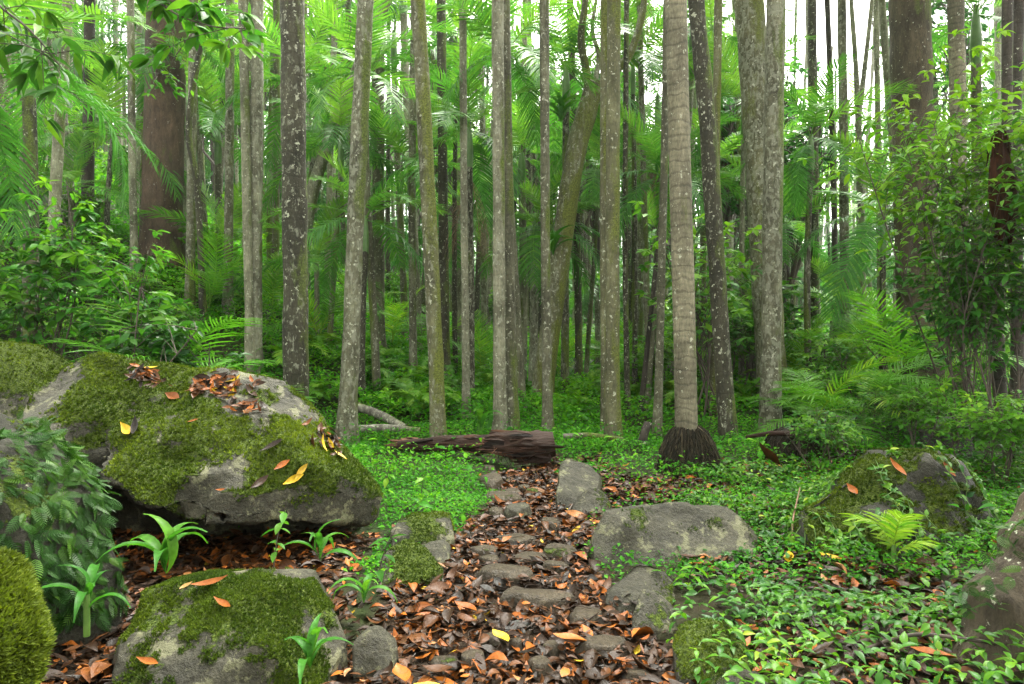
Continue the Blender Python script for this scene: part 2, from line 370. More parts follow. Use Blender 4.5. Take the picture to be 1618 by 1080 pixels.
M['rock_orange'] = rockmat('orange_brown_stone', (.12, .06, .03), (.26, .13, .06), patch=(.2, .15, .1), patchamt=.2, rough=.45)

# ------------------------------------------------------------------ ground sheet
def ground():
    xs = np.concatenate([np.linspace(-75, -9, 40)[:-1], np.linspace(-9, 9, 240), np.linspace(9, 75, 40)[1:]])
    ys = np.concatenate([np.linspace(-12, 1.5, 16)[:-1], np.linspace(1.5, 14, 190), np.linspace(14, 30, 60)[1:], np.linspace(30, 115, 50)[1:]])
    X, Y = np.meshgrid(xs, ys); x, y = X.ravel(), Y.ravel()
    z = terrain(x, y)
    nx, ny = len(xs), len(ys)
    i = np.arange(ny - 1)[:, None] * nx + np.arange(nx - 1)[None]
    Q = np.stack([i, i + 1, i + nx + 1, i + nx], -1).reshape(-1, 4)
    m, nt, N, L, out = newmat('forest_soil')
    tc = N('TexCoord'); n1 = N('TexNoise', Scale=3.0, Detail=9.0, Roughness=.7); L(tc.outputs['Object'], n1.inputs['Vector'])
    c = ramp(N, [(.3, (.007, .005, .003)), (.55, (.022, .014, .008)), (.75, (.05, .032, .017))]); L(n1.outputs['Fac'], c.inputs[0])
    at = N('Attribute', attribute_name='tint')
    n2 = N('TexNoise', Scale=9.0, Detail=6.0); L(tc.outputs['Object'], n2.inputs['Vector'])
    g = ramp(N, [(.35, (.008, .018, .005)), (.65, (.025, .055, .009))]); L(n2.outputs['Fac'], g.inputs[0])
    mx = N('Mix', data_type='RGBA'); L(at.outputs['Fac'], mx.inputs[0]); L(c.outputs[0], mx.inputs[6]); L(g.outputs[0], mx.inputs[7])
    bs = N('BsdfPrincipled', Roughness=.75); bs.inputs['Specular IOR Level'].default_value = .1; L(mx.outputs[2], bs.inputs['Base Color'])
    bp = N('Bump', Strength=.8, Distance=.04); L(n1.outputs['Fac'], bp.inputs['Height']); L(bp.outputs[0], bs.inputs['Normal']); L(bs.outputs[0], out.inputs['Surface'])
    M['soil'] = m
    green = np.clip(.75 - litter_mask(x, y), 0, 1) * np.where((x > .4) & (y < 6), .25, 1) * (.55 + .45 * np.clip(fbm(np.stack([x * .5, y * .5, 0 * x], -1)) * 2 + .5, 0, 1))
    mb = MB(); mb.add(np.stack([x, y, z], -1), Q, green)
    o = link('ground', mb.mesh('ground', m)); tag(o, 'dark damp forest floor sloping up into the trees', None, None, 'structure')
ground()

# ------------------------------------------------------------------ rocks
def rock_mesh(hulls, res, disp=.05, mossf=None, seed=0, smooth=2, sink=None):
    bm = bmesh.new()
    for h in hulls:
        vs = [bm.verts.new(p) for p in h]
        r = bmesh.ops.convex_hull(bm, input=vs)
        bad = [v for v in r['geom_interior'] if isinstance(v, bmesh.types.BMVert) and v.is_valid]
        if bad: bmesh.ops.delete(bm, geom=list(set(bad)), context='VERTS')
    me = bpy.data.meshes.new('tmp'); bm.to_mesh(me); bm.free()
    o = bpy.data.objects.new('tmp', me); COL.objects.link(o)
    md = o.modifiers.new('r', 'REMESH'); md.mode = 'VOXEL'; md.voxel_size = res; md.adaptivity = 0
    dg = bpy.context.evaluated_depsgraph_get()
    m2 = bpy.data.meshes.new_from_object(o.evaluated_get(dg))
    bpy.data.objects.remove(o)
    n = len(m2.vertices); V = np.zeros(n * 3); m2.vertices.foreach_get('co', V); V = V.reshape(-1, 3)
    E = np.zeros(len(m2.edges) * 2, int); m2.edges.foreach_get('vertices', E); E = E.reshape(-1, 2)
    deg = np.bincount(E.ravel(), minlength=n)[:, None]
    def lap(V):
        s = np.zeros_like(V)
        for k in range(3):
            s[:, k] = np.bincount(E[:, 0], V[E[:, 1], k], n) + np.bincount(E[:, 1], V[E[:, 0], k], n)
        return s / np.maximum(deg, 1)
    for _ in range(max(1, smooth - 1)): V = V * .4 + lap(V) * .6
    Fq = np.zeros(len(m2.loops), int); m2.loops.foreach_get('vertex_index', Fq)
    lt = np.zeros(len(m2.polygons), int); m2.polygons.foreach_get('loop_total', lt)
    Fq = Fq.reshape(-1, 4) if (lt == 4).all() else None
    def normals(V):
        a = V[Fq]; fn = np.cross(a[:, 2] - a[:, 0], a[:, 3] - a[:, 1])
        nn = np.zeros_like(V)
        for k in range(4):
            for c in range(3): nn[:, c] += np.bincount(Fq[:, k], fn[:, c], n)
        return nn / (np.linalg.norm(nn, axis=1, keepdims=True) + 1e-12)
    N0 = normals(V)
    q = V + seed * 3.17
    fc = np.abs(fbm(q * 2.2 + 9, 2)); st = q @ np.array([.25, .35, .9]); st = st * 7 + 1.5 * fbm(q * 1.5, 2)
    d = disp * (1.0 * fbm(q * 1.5, 3) + .75 * (1 - 3 * fc) - .35 + .30 * fbm(q * 9, 4) + .16 * (st - np.floor(st)))
    V = V + N0 * d[:, None]
    # chips: flat cuts taken off where a plane slices the surface
    r_ = np.random.default_rng(seed + 100); ctr = V.mean(0); ext = np.ptp(V, axis=0)
    for _ in range(14):
        nn = r_.normal(0, 1, 3); nn[2] = abs(nn[2]) * .8; nn /= np.linalg.norm(nn)
        h_ = V @ nn; lim = np.quantile(h_, r_.uniform(.96, .992)); over = np.maximum(0, h_ - lim)
        V = V - nn[None] * (over * .85)[:, None]
    Nn = normals(V)
    moss = mossf(V, Nn) if mossf else np.zeros(n)
    bpy.data.meshes.remove(m2)
    return V, Fq, Nn, moss
LH = leafT(2, .62, .2, .2)
TUFT = (np.array([(-.25, -.1, 0), (.25, -.1, 0), (.1, .35, .95), (-.1, -.25, 0), (.1, .25, 0), (-.5, .05, .75), (.1, -.25, 0), (-.1, .25, 0), (.45, -.1, .8)]), np.array([(0, 1, 2), (3, 4, 5), (6, 7, 8)]))
def sample_faces(V, Fq, n):
    a = V[Fq]; ar = np.linalg.norm(np.cross(a[:, 2] - a[:, 0], a[:, 3] - a[:, 1]), axis=1)
    f = rng.choice(len(Fq), n, p=ar / ar.sum())
    u, v = rng.random(n)[:, None], rng.random(n)[:, None]
    q = a[f]
    p = (q[:, 0] * (1 - u) + q[:, 1] * u) * (1 - v) + (q[:, 3] * (1 - u) + q[:, 2] * u) * v
    nr = np.cross(q[:, 2] - q[:, 0], q[:, 3] - q[:, 1]); nr /= np.linalg.norm(nr, axis=1, keepdims=True) + 1e-12
    return p, nr, f
ROCKS = []
def boulder(name, label, cat, hulls, res, mat, disp=.05, moss=.6, seed=0, tufts=0, tsize=.018, tmat='mosstuft', smooth=2, group=None, bias=.0, wet=None):
    allp = np.concatenate([np.array(h) for h in hulls])
    def mf(V, Nn):
        # moss takes the tops, in patches
        nz = Nn[:, 2]
        pn = 1.05 * fbm(V * 3.6 + seed, 4) + .25 * fbm(V * 1.2 + seed, 2)
        m = .10 + .45 * sstep(-.1, .75, nz) + .75 * pn + (moss - .5) * 1.1
        m = m * sstep(-.25, .25, nz + .15) + bias
        return np.clip(m, 0, 1.05) * (1.0)
    V, Fq, Nn, ms = rock_mesh(hulls, res, disp, mf, seed, smooth)
    c = np.array([allp[:, 0].mean(), allp[:, 1].mean(), 0]); c[2] = tz(c[0], c[1])
    mb = MB(); mb.add(V - c, Fq, ms)
    o = link(name, mb.mesh(name, M[mat]), None, c); tag(o, label, cat, group)
    if tufts:
        p, nr, f = sample_faces(V, Fq, tufts)
        mv = ms[Fq[f]].mean(1) + .9 * (vnoise(p * 22) * .25 + .5)
        keep = mv > rng.normal(.98, .05, len(mv))
        p, nr = p[keep], nr[keep]
        k = len(p)
        up = nr * .8 + np.array([[0, 0, .5]]) + rng.normal(0, .25, (k, 3))
        tb = MB()
        tint = np.clip(.45 + .6 * fbm(p * 3 + 4, 3) + rng.normal(0, .15, k), 0, 1)
        inst_n(tb, TUFT, p - c - nr * .002, up, rng.random(k) * 6.28, 0, tsize * rng.uniform(.5, 1.3, k), tint)
        if k: t = link('moss', tb.mesh('moss', M[tmat]), o); t['kind'] = 'stuff'
    ROCKS.append((V, Fq, Nn, c, o))
    return V, Fq, Nn, c, o
def base(px, d, dz=-.15):
    x = wx(px, d); return (x, d, tz(x, d) + dz)

BIG = boulder('boulder', 'huge moss covered boulder with an overhanging lower edge, beside the path', 'boulder', [
    [P(250, 552, 5.2), P(335, 566, 4.95), P(405, 590, 4.9), P(460, 618, 4.85), P(520, 690, 4.8), P(596, 748, 4.6), P(150, 740, 4.0), P(165, 700, 4.2), P(262, 640, 4.42),
     P(190, 778, 3.8), P(255, 812, 3.72), P(310, 828, 3.68), P(400, 820, 3.72), P(490, 790, 3.9), P(592, 775, 4.25), P(580, 820, 4.5),
     P(360, 582, 4.75), P(445, 655, 4.4), P(300, 680, 4.15)],
    [P(20, 622, 4.45), P(55, 592, 4.75), P(155, 548, 4.95), P(262, 548, 5.3), P(252, 625, 4.55), P(246, 690, 4.5), P(170, 722, 4.28), P(40, 690, 4.2), P(60, 760, 4.25), base(60, 4.5), base(230, 4.6), base(60, 5.6), base(280, 5.6)],
    [P(200, 760, 4.3), P(330, 780, 4.4), P(470, 770, 4.5), P(575, 765, 4.6), base(235, 4.6), base(330, 4.8), base(470, 4.8), base(545, 4.7), base(560, 5.0), base(300, 5.3), P(300, 640, 5.2), P(520, 720, 4.9)]],
    .025, 'rock', .07, .62, 3, tufts=90000, tsize=.020)
FERNB = boulder('boulder', 'boulder draped in a mat of dark creeping ferns, with a bare grey top', 'boulder', [
    [P(-160, 640, 3.25), P(10, 655, 3.3), P(75, 690, 3.2), P(130, 745, 3.12), P(172, 795, 3.05), P(192, 865, 3.0), P(185, 950, 2.98), base(180, 2.95), base(60, 2.75), base(-200, 2.7),
     P(60, 760, 2.75), P(-150, 760, 2.6), base(-160, 4.0), base(100, 4.0), P(100, 720, 3.9), P(-150, 640, 3.9)]], .03, 'rock_dark', .07, .3, 8, tufts=6000)
boulder('boulder', 'low mossy boulder under the leafy shrub, behind the huge boulder', 'boulder', [
    [P(-140, 516, 5.5), P(20, 522, 5.6), P(70, 535, 5.7), P(112, 560, 5.8), P(-140, 590, 5.2), P(20, 600, 5.2), P(90, 610, 5.5), base(-140, 5.1), base(20, 5.2), base(100, 5.6), base(-140, 6.6), base(110, 6.6)]], .03, 'rock', .06, .85, 12, tufts=12000, tsize=.024)
FRONT = boulder('boulder', 'squat mossy boulder with a flat top holding a puddle of dead sheaths, beside palm seedlings', 'boulder', [
    [P(275, 897, 3.2), P(430, 884, 3.25), P(490, 888, 3.15), P(556, 962, 2.92), P(552, 1012, 2.78), P(535, 1100, 2.5), P(140, 1092, 2.45), P(160, 1040, 2.55), P(195, 985, 2.62), P(228, 925, 2.88), P(372, 936, 2.76),
     P(445, 908, 2.88), P(500, 905, 2.95), base(540, 2.4), base(130, 2.3), base(250, 3.3), base(555, 3.1), P(420, 1000, 2.5)]], .016, 'rock', .045, .56, 21, tufts=60000, tsize=.014)
boulder('moss_cushion', 'yellow green feathery moss cushion swelling over a rock at the corner of the scene', 'moss', [
    [P(-140, 890, 2.15), P(-10, 905, 2.0), P(22, 940, 1.95), P(34, 985, 1.9), P(46, 1060, 1.85), P(40, 1200, 1.8), P(-150, 1200, 1.6), P(-150, 910, 1.7), base(30, 2.1), base(-150, 2.3)]], .016, 'rock', .13, 1.4, 5, tufts=60000, tsize=.024, tmat='mosslime', bias=.6)
boulder('rock', 'lichen patched angular stone wedged in leaves beside the squat mossy boulder', 'rock', [
    [P(562, 1000, 2.75), P(590, 976, 2.82), P(628, 1010, 2.8), P(634, 1045, 2.72), P(555, 1065, 2.66), P(622, 1068, 2.66), base(560, 2.66), base(632, 2.66), base(600, 3.0)]], .012, 'rock', .03, .3, 31, group='rocks edging the path')
boulder('rock', 'flat topped mossy block sunk in bright herbs behind the rounded mossy rock', 'rock', [
    [P(612, 838, 4.3), P(640, 808, 4.65), P(712, 806, 4.65), P(718, 826, 4.4), P(716, 868, 4.28), P(608, 865, 4.25), base(610, 4.25), base(716, 4.3), base(716, 4.9), base(640, 4.9)]], .016, 'rock', .03, .55, 33, tufts=6000, tsize=.014, group='rocks edging the path')
boulder('rock', 'rounded mossy rock leaning out of the brown leaf litter below the flat topped block', 'rock', [
    [P(588, 880, 3.8), P(640, 846, 3.98), P(675, 856, 3.95), P(700, 900, 3.8), P(694, 925, 3.68), P(600, 920, 3.66), base(590, 3.65), base(700, 3.7), base(640, 4.3)]], .014, 'rock', .03, .5, 35, tufts=5000, tsize=.013, group='rocks edging the path')
boulder('rock', 'small grey rock tucked between the flat topped block and the path', 'rock', [
    [P(668, 855, 4.15), P(712, 848, 4.2), P(714, 888, 4.0), P(670, 890, 3.98), base(670, 4.0), base(714, 4.0), base(700, 4.4)]], .012, 'rock', .02, .3, 36, group='rocks edging the path')
boulder('boulder', 'long grey boulder with a dark shaded end face and moss tufts, beside the path', 'boulder', [
    [P(932, 822, 4.12), P(970, 790, 4.22), P(1055, 803, 4.4), P(1145, 806, 4.45), P(1198, 856, 4.3), P(1185, 892, 4.1), P(1040, 898, 3.92), P(990, 836, 4.15), P(985, 902, 3.9), P(926, 896, 4.0), base(925, 4.0), base(985, 3.85), base(1190, 4.1), base(1185, 4.8), base(940, 4.8)]], .018, 'rock', .05, .3, 41, tufts=9000, tsize=.014)
boulder('rock', 'pointed grey rock with a mossy side, leaning on the front of the long grey boulder', 'rock', [
    [P(950, 935, 3.45), P(1000, 880, 3.6), P(1045, 882, 3.6), P(1074, 905, 3.58), P(1070, 950, 3.42), P(985, 960, 3.32), P(953, 955, 3.35), base(950, 3.35), base(1070, 3.35), base(1020, 3.85)]], .014, 'rock', .03, .38, 43, tufts=3500, tsize=.012, group='rocks edging the path')
boulder('rock', 'upright grey rock marked with pale lichen, standing in front of the pointed rock', 'rock', [
    [P(993, 965, 3.12), P(1012, 920, 3.2), P(1035, 915, 3.2), P(1070, 955, 3.16), P(1064, 992, 3.03), P(998, 998, 3.0), base(995, 3.0), base(1065, 3.05), base(1030, 3.4)]], .012, 'rock', .022, .25, 44, group='rocks edging the path')
boulder('rock', 'sunken mossy rock ringed by trailing vine leaves, in front of the upright lichened rock', 'rock', [
    [P(1060, 990, 2.75), P(1090, 962, 2.9), P(1160, 975, 2.88), P(1200, 1030, 2.75), P(1185, 1070, 2.6), P(1063, 1070, 2.58), base(1062, 2.6), base(1195, 2.6), base(1130, 3.1)]], .014, 'rock', .03, .5, 45, tufts=4000, tsize=.012, group='rocks edging the path')
boulder('rock', 'mossy rock top cut by the lower edge of the picture beside vine leaves', 'rock', [
    [P(1088, 1070, 2.5), P(1130, 1046, 2.56), P(1200, 1050, 2.55), P(1230, 1082, 2.48), P(1100, 1140, 2.35), P(1220, 1140, 2.35), base(1090, 2.35), base(1225, 2.35), base(1150, 2.75)]], .012, 'rock', .02, .7, 46, tufts=4000, tsize=.012, group='rocks edging the path')
boulder('rock', 'tall sloping grey slab standing at the far end of the path', 'rock', [
    [P(886, 735, 5.95), P(905, 716, 6.1), P(924, 728, 6.05), P(950, 755, 5.85), P(942, 785, 5.55), P(878, 798, 5.4), P(880, 758, 5.65), base(876, 5.4), base(945, 5.5), base(950, 6.2), base(886, 6.3)]], .016, 'rock', .03, .25, 51, group='rocks at the head of the path')
boulder('rock', 'wedge shaped grey rock with a dark underside, leaning against the tall sloping slab', 'rock', [
    [P(895, 798, 5.3), P(930, 762, 5.42), P(954, 764, 5.42), P(970, 800, 5.3), P(925, 812, 5.15), P(903, 810, 5.15), base(903, 5.15), base(968, 5.2), base(940, 5.6)]], .016, 'rock', .03, .3, 52, group='rocks at the head of the path')
RB = boulder('boulder', 'dark boulder with a mossy cap, half hidden by hanging vines', 'boulder', [
    [P(1230, 880, 4.05), P(1262, 800, 4.35), P(1300, 768, 4.45), P(1370, 733, 4.55), P(1450, 733, 4.5), P(1520, 745, 4.6), P(1560, 800, 4.65), P(1400, 708, 5.1), P(1505, 708, 5.1), P(1330, 893, 3.95), P(1440, 895, 4.0), P(1555, 880, 4.3),
     base(1230, 4.0), base(1330, 3.9), base(1440, 3.95), base(1560, 4.3), base(1560, 5.6), base(1300, 5.4)]], .024, 'rock_dark', .08, .54, 61, tufts=26000, tsize=.02)
boulder('rock', 'pale lichened rock sunk in leaves between the root mound and the vine covered boulder', 'rock', [
    [P(1172, 800, 5.5), P(1190, 778, 5.7), P(1232, 776, 5.7), P(1240, 805, 5.4), P(1180, 818, 5.25), base(1170, 5.3), base(1240, 5.3), base(1210, 5.9)]], .018, 'rock', .03, .35, 62)
boulder('rock', 'small brown rock at the foot of the fibrous root mound', 'rock', [
    [P(1176, 745, 6.6), P(1190, 728, 6.7), P(1203, 742, 6.6), base(1174, 6.5), base(1204, 6.5), base(1190, 6.9)]], .014, 'rock_path', .02, .1, 63)
boulder('rock', 'grey rock half buried under broad leaves behind the vine covered boulder', 'rock', [
    [P(1450, 668, 7.4), P(1480, 655, 7.6), P(1530, 660, 7.5), P(1545, 690, 7.2), base(1450, 7.1), base(1550, 7.1), base(1500, 8)]], .03, 'rock_dark', .05, .3, 64)

PS = [  # px, py, w, h, dome, material, label
    (847, 781, 31, 19, 1.0, 'rock_orange', 'rounded orange brown stone lying on the upper path'),
    (777, 762, 34, 32, 1.3, 'rock_path', 'dark reddish stone at the edge of the herbs on the upper path'),
    (807, 759, 15, 10, 1.0, 'rock_path', 'tiny tan stone behind the rounded orange stone'),
    (828, 770, 22, 13, 1.0, 'rock_path', 'small brown stone just behind the rounded orange stone'),
    (809, 777, 28, 10, .7, 'rock_path', 'low brown stone beside the dark reddish stone'),
    (793, 786, 62, 16, .6, 'rock_path', 'wide flat stone crossing the narrow upper path'),
    (817, 811, 46, 30, 1.3, 'rock', 'chunky grey green stone with a herb sprig on the upper path'),
    (784, 809, 26, 16, .6, 'rock_path', 'flat tan stone beside the chunky grey green stone'),
    (772, 744, 20, 8, .8, 'rock_path', 'little flat tan stone nearest the rotting log'),
    (870, 827, 36, 18, .8, 'rock_path', 'buff stone under the leaning stick on the path'),
    (912, 805, 30, 16, 1.0, 'rock_path', 'small tan stone under the wedge shaped rock'),
    (815, 851, 62, 20, .6, 'rock_path', 'broad flat wet stone in the middle of the path bend'),
    (835, 880, 60, 18, .7, 'rock_path', 'long low wet stone, the middle of three in a row across the path'),
    (883, 867, 62, 27, .7, 'rock_path', 'domed wet stone beside the long grey boulder'),
    (763, 871, 48, 15, .6, 'rock_path', 'flat dark stone at the edge of the bright herbs'),
    (774, 884, 36, 16, .9, 'rock_path', 'small blocky stone in front of the flat dark stone'),
    (800, 911, 90, 15, .5, 'rock_path', 'long thin step stone lying across the leafy path'),
    (877, 897, 46, 13, .6, 'rock_path', 'thin flat stone in front of the domed wet stone'),
    (851, 946, 120, 26, .5, 'rock_path', 'widest flat step stone in the leafy path'),
    (926, 967, 58, 36, .8, 'rock_path', 'smooth brown stone beside the upright lichened rock'),
    (952, 1022, 86, 28, .6, 'rock_path', 'grey step stone bordered by vine sprigs on its outer side'),
    (700, 1046, 48, 28, .8, 'rock_path', 'dark pointed stone among leaves, larger of a touching pair'),
    (747, 1037, 46, 28, .8, 'rock_path', 'dark stone with a green sprig on it, smaller of a touching pair'),
    (776, 1012, 32, 16, .7, 'rock_path', 'slate grey stone poking out of the litter behind the touching pair'),
    (815, 1022, 20, 11, .9, 'rock_path', 'pebble sized grey stone in the leaf litter'),
    (851, 1052, 38, 24, .9, 'rock_path', 'wet grey stone standing in the litter near the lower edge'),
    (872, 1027, 32, 18, .8, 'rock_path', 'bluish grey stone beside the grey step stone'),
    (1010, 1075, 44, 16, .7, 'rock_path', 'buried stone under vine sprigs at the lower edge'),
]
STONES = []
for k, (px, py, w, h, dome, mt, lab) in enumerate(PS):
    d = CAMZ * F / (py + h * .3 - 540); d = (CAMZ - tz(wx(px, d), d)) * F / (py + h * .3 - 540)
    x = wx(px, d); z0 = tz(x, d); rx = w * d / F / 2 * 1.15
    slope = (CAMZ - z0) / d
    ry = max(h * d / F / 2 / slope * (.8 if dome < 1 else .45), rx * .5)
    hz = max(.052, h * d / F * (.45 if dome < 1 else .75)) 
    STONES.append((x, d, rx, ry))
    r = random.Random(k)
    pts = []
    for j in range(9):
        a = j / 9 * 6.283 + r.uniform(-.25, .25); q = r.uniform(.85, 1.12)
        pts.append((x + rx * q * math.cos(a), d + ry * q * math.sin(a), z0 - .05))
        q *= r.uniform(.72, .92)
        pts.append((x + rx * q * math.cos(a), d + ry * q * math.sin(a), z0 + hz * r.uniform(.65, 1.05)))
    boulder('path_stone', lab, 'stone', [pts], max(.007, rx / 14), mt, .10 * rx, .12, 70 + k, smooth=2, group='stones set along the leafy path')

def on_rock(R, px, py):
    """first point of rock R on the line of sight through a picture point (used to lay leaves down on it)"""
    V, Fq, Nn, c, o = R
    u = (V[:, 0] / V[:, 1]) * F + 809; v = 540 - (V[:, 2] - CAMZ) / V[:, 1] * F
    m = np.where((np.hypot(u - px, v - py) < 9) & ((Nn * (V - np.array([0, 0, CAMZ]))).sum(1) < 0))[0]
    if len(m) == 0: return None
    i = m[np.argmin(V[m, 1])]
    return V[i], Nn[i]

# ------------------------------------------------------------------ fallen leaves on rocks (each a thing)
def deadleaf(n=6, w=.4, curl=.5, fold=.25, twist=.4):
    V, Q = leafT(n, w, 0, fold)
    t = V[:, 1].copy()
    V[:, 2] += curl * (t - .5) ** 2 - curl * .1
    a = twist * (t - .4); x = V[:, 0].copy(); z = V[:, 2].copy()
    V[:, 0] = x * np.cos(a) - z * np.sin(a) * .5; V[:, 2] = z + x * np.sin(a)
    V[:, 1] -= .5
    return V, Q
for R, px, py, ln, az, tint, w, lab in [
    (BIG, 275, 620, .13, 1.2, .80, .5, 'curled red brown leaf lying alone below the crest of the huge boulder'),
    (BIG, 200, 675, .15, .9, 1.0, .4, 'yellow brown leaf caught in the cleft of the huge boulder'),
    (BIG, 215, 668, .17, .4, .05, .3, 'dark wet leaf caught in the cleft of the huge boulder'),
    (BIG, 300, 662, .07, 2.0, .85, .3, 'small tan leaf stuck to moss near the middle of the huge boulder'),
    (BIG, 410, 760, .15, 2.1, .45, .3, 'brown folded leaf low on the mossy face of the huge boulder'),
    (BIG, 430, 700, .16, 2.4, .15, .3, 'dark narrow leaf in the bare streak of the huge boulder'),
    (BIG, 448, 730, .12, 2.2, .86, .35, 'orange leaf in the bare streak of the huge boulder'),
    (BIG, 468, 757, .15, 1.9, 1.0, .3, 'bright yellow leaf, lower of two in the bare streak of the huge boulder'),
    (BIG, 478, 748, .13, 2.3, .99, .3, 'bright yellow leaf, upper of two in the bare streak of the huge boulder'),
    (BIG, 344, 772, .06, 1.6, .9, .3, 'tiny orange leaf on the mossy face of the huge boulder'),
    (FRONT, 352, 950, .13, 1.4, .88, .22, 'orange sheath hanging upright over the rim of the squat boulder'),
    (FRONT, 330, 922, .17, .1, .84, .28, 'long orange sheath lying in the puddle on the squat boulder'),
    (FRONT, 290, 926, .06, .8, .97, .4, 'pale scrap of leaf at the puddle edge on the squat boulder'),
    (FRONT, 232, 1045, .12, 1.5, .92, .25, 'tan dead leaf standing on the mossy front of the squat boulder'),
    (RB, 1345, 770, .13, .8, .9, .4, 'orange leaf on the mossy shoulder of the vine covered boulder'),
    (RB, 1420, 735, .16, .2, .93, .35, 'pale brown leaf on the mossy cap of the vine covered boulder'),
    (RB, 1500, 740, .14, .5, .88, .35, 'orange curled leaf on the cap of the vine covered boulder beside hanging vines'),
]:
    h = on_rock(R, px, py)
    if h is None: continue
    p, n = h; n = n + np.array([0, 0, .15]); n /= np.linalg.norm(n)
    mb = MB(); T = deadleaf(6, w, random.uniform(.3, .8), .3, random.uniform(-.6, .8))
    inst_n(mb, T, (n * .02)[None], n[None], az, 0, ln * .92, np.array([tint if tint > .95 else tint * .93]))
    tag(link('fallen_leaf', mb.mesh('fallen_leaf', M['litter']), None, p), lab, 'leaf', 'dead leaves lying on the boulders')
# the two clusters of wet leaves on the crest of the big boulder: nobody could count them
mb = MB()
for cx, cy, sx, sy, k in [(232, 588, 22, 16, 40), (345, 605, 45, 18, 90), (395, 640, 20, 10, 25), (520, 690, 30, 22, 40)]:
    for _ in range(k):
        h = on_rock(BIG, random.gauss(cx, sx * .6), random.gauss(cy, sy * .6))
        if h is None: continue
        p, n = h
        inst_n(mb, deadleaf(4, random.uniform(.25, .5), random.uniform(.2, 1), .3, random.uniform(-.8, .8)), (p + n * random.uniform(.005, .03))[None], (n + np.random.default_rng(_).normal(0, .3, 3))[None], random.random() * 6.28, 0, random.uniform(.05, .13), np.array([min(1, max(0, random.gauss(.55, .25)))]))
tag(link('boulder_leaf_litter', mb.mesh('boulder_leaf_litter', M['litter'])), 'wet brown leaf litter scattered along the crest of the huge boulder', 'leaf litter', None, 'stuff')

# ------------------------------------------------------------------ leaf litter on the ground
def scatter_xy(n, x0, x1, y0, y1, dens, near=2.0):
    """random ground points thinned by dens(x, y)"""
    x = rng.uniform(x0, x1, n); y = rng.uniform(y0, y1, n)
    k = rng.random(n) < dens(x, y)
    x, y = x[k], y[k]
    return x, y, terrain(x, y)
mb = MB()
STN = np.array(STONES)
x, y, z = scatter_xy(70000, -3.4, 4.2, 1.6, 7.6, lambda x, y: np.clip(litter_mask(x, y) * .95 + .6 * np.clip(.5 + vnoise(np.stack([x * 1.5, y * 1.5, 0 * x], -1)), 0, 1) * (x > .3), 0, 1) * np.where(np.abs(x) < .85 * y + .3, 1, 0))
ds = np.min(np.hypot((x[:, None] - STN[None, :, 0]) / STN[None, :, 2], (y[:, None] - STN[None, :, 1]) / STN[None, :, 3]), axis=1)
kp = (ds > 1.0) | (rng.random(len(x)) < .025)
x, y, z = x[kp], y[kp], z[kp]
k = len(x); tints = np.clip(rng.beta(1.7, 1.5, k) + .12 * vnoise(np.stack([x * 3, y * 3, 0 * x + 9], -1)), 0, 1)
tints = np.where(rng.random(k) < .007, 1.0, np.minimum(.955, np.where(rng.random(k) < .42, tints * .68, tints * .99)))
for v in range(16):
    s = np.arange(k) % 16 == v
    T = deadleaf(5, rng.uniform(.16, .66), rng.uniform(-.5, .8), rng.uniform(-.3, .4), rng.uniform(-.8, .8))
    ks = s.sum()
    inst(mb, T, np.stack([x[s], y[s], z[s] + .008 + rng.random(ks) ** 2 * .05], -1), rng.random(ks) * 6.28, rng.normal(0, .24, ks), rng.normal(0, .26, ks), np.minimum(rng.lognormal(math.log(.056), .45, ks), .16), tints[s])
for _ in range(500):   # twigs among the leaves
    px_, py_ = rng.uniform(-1.2, 2.2), rng.uniform(2.3, 6.3)
    if litter_mask(np.array([px_]), np.array([py_]))[0] < .5: continue
    a = rng.random() * 6.28; l = rng.uniform(.05, .22); zz = tz(px_, py_) + .03
    tube(mb, curve([(px_, py_, zz), (px_ + l * .5 * math.cos(a), py_ + l * .5 * math.sin(a), zz + rng.uniform(0, .025)), (px_ + l * math.cos(a + .3), py_ + l * math.sin(a + .3), zz)], 5), rng.uniform(.0015, .004), 5, rng.uniform(.1, .75))
tag(link('leaf_litter', mb.mesh('leaf_litter', M['litter'])), 'wet brown and orange dead leaves carpeting the path', 'leaf litter', None, 'stuff')

# ------------------------------------------------------------------ ground cover
LV = leafT(4, .5, .35, .18, .36); LL = leafT(2, .5, .3, 0, .45, mid=False)
def clump(x, y, s=1.3, o=0): return np.clip(.5 + .9 * fbm(np.stack([x * s, y * s, 0 * x + o], -1), 3), 0, 1)
mb = MB()
def dn(x, y):
    lm = litter_mask(x, y)
    left = np.where(x < .45 + .25 * (y - 5.5).clip(0), 1.0, .55)
    left = left * np.where((x > -1.5) & (x < .55) & (y > 6.75) & (y < 7.6), .25, 1)
    left = left * np.where((x < -.85) & (y < 4.75), .04, 1)
    return np.clip((1 - lm * 1.25), 0, 1) * left * (.35 + .65 * clump(x, y, 1.1)) * (np.abs(x) < .8 * y + .6)
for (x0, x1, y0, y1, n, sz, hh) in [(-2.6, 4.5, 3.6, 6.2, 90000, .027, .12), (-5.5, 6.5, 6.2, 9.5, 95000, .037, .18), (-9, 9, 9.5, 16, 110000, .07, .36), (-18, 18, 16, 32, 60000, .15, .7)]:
    x, y, z = scatter_xy(n, x0, x1, y0, y1, dn)
    k = len(x); c = clump(x, y, 1.7, 4)
    zz = z + rng.random(k) ** .8 * hh * (.25 + 1.1 * c)
    inst(mb, LH, np.stack([x, y, zz], -1), rng.random(k) * 6.28, rng.normal(.1, .4, k), rng.normal(0, .35, k), sz * rng.uniform(.6, 1.5, k), np.clip(.12 + .55 * c + (.16 if y0 > 7 else .04) + rng.normal(0, .2, k), 0, 1))  # farther bands tinted lighter, standing in for light falling on the slope
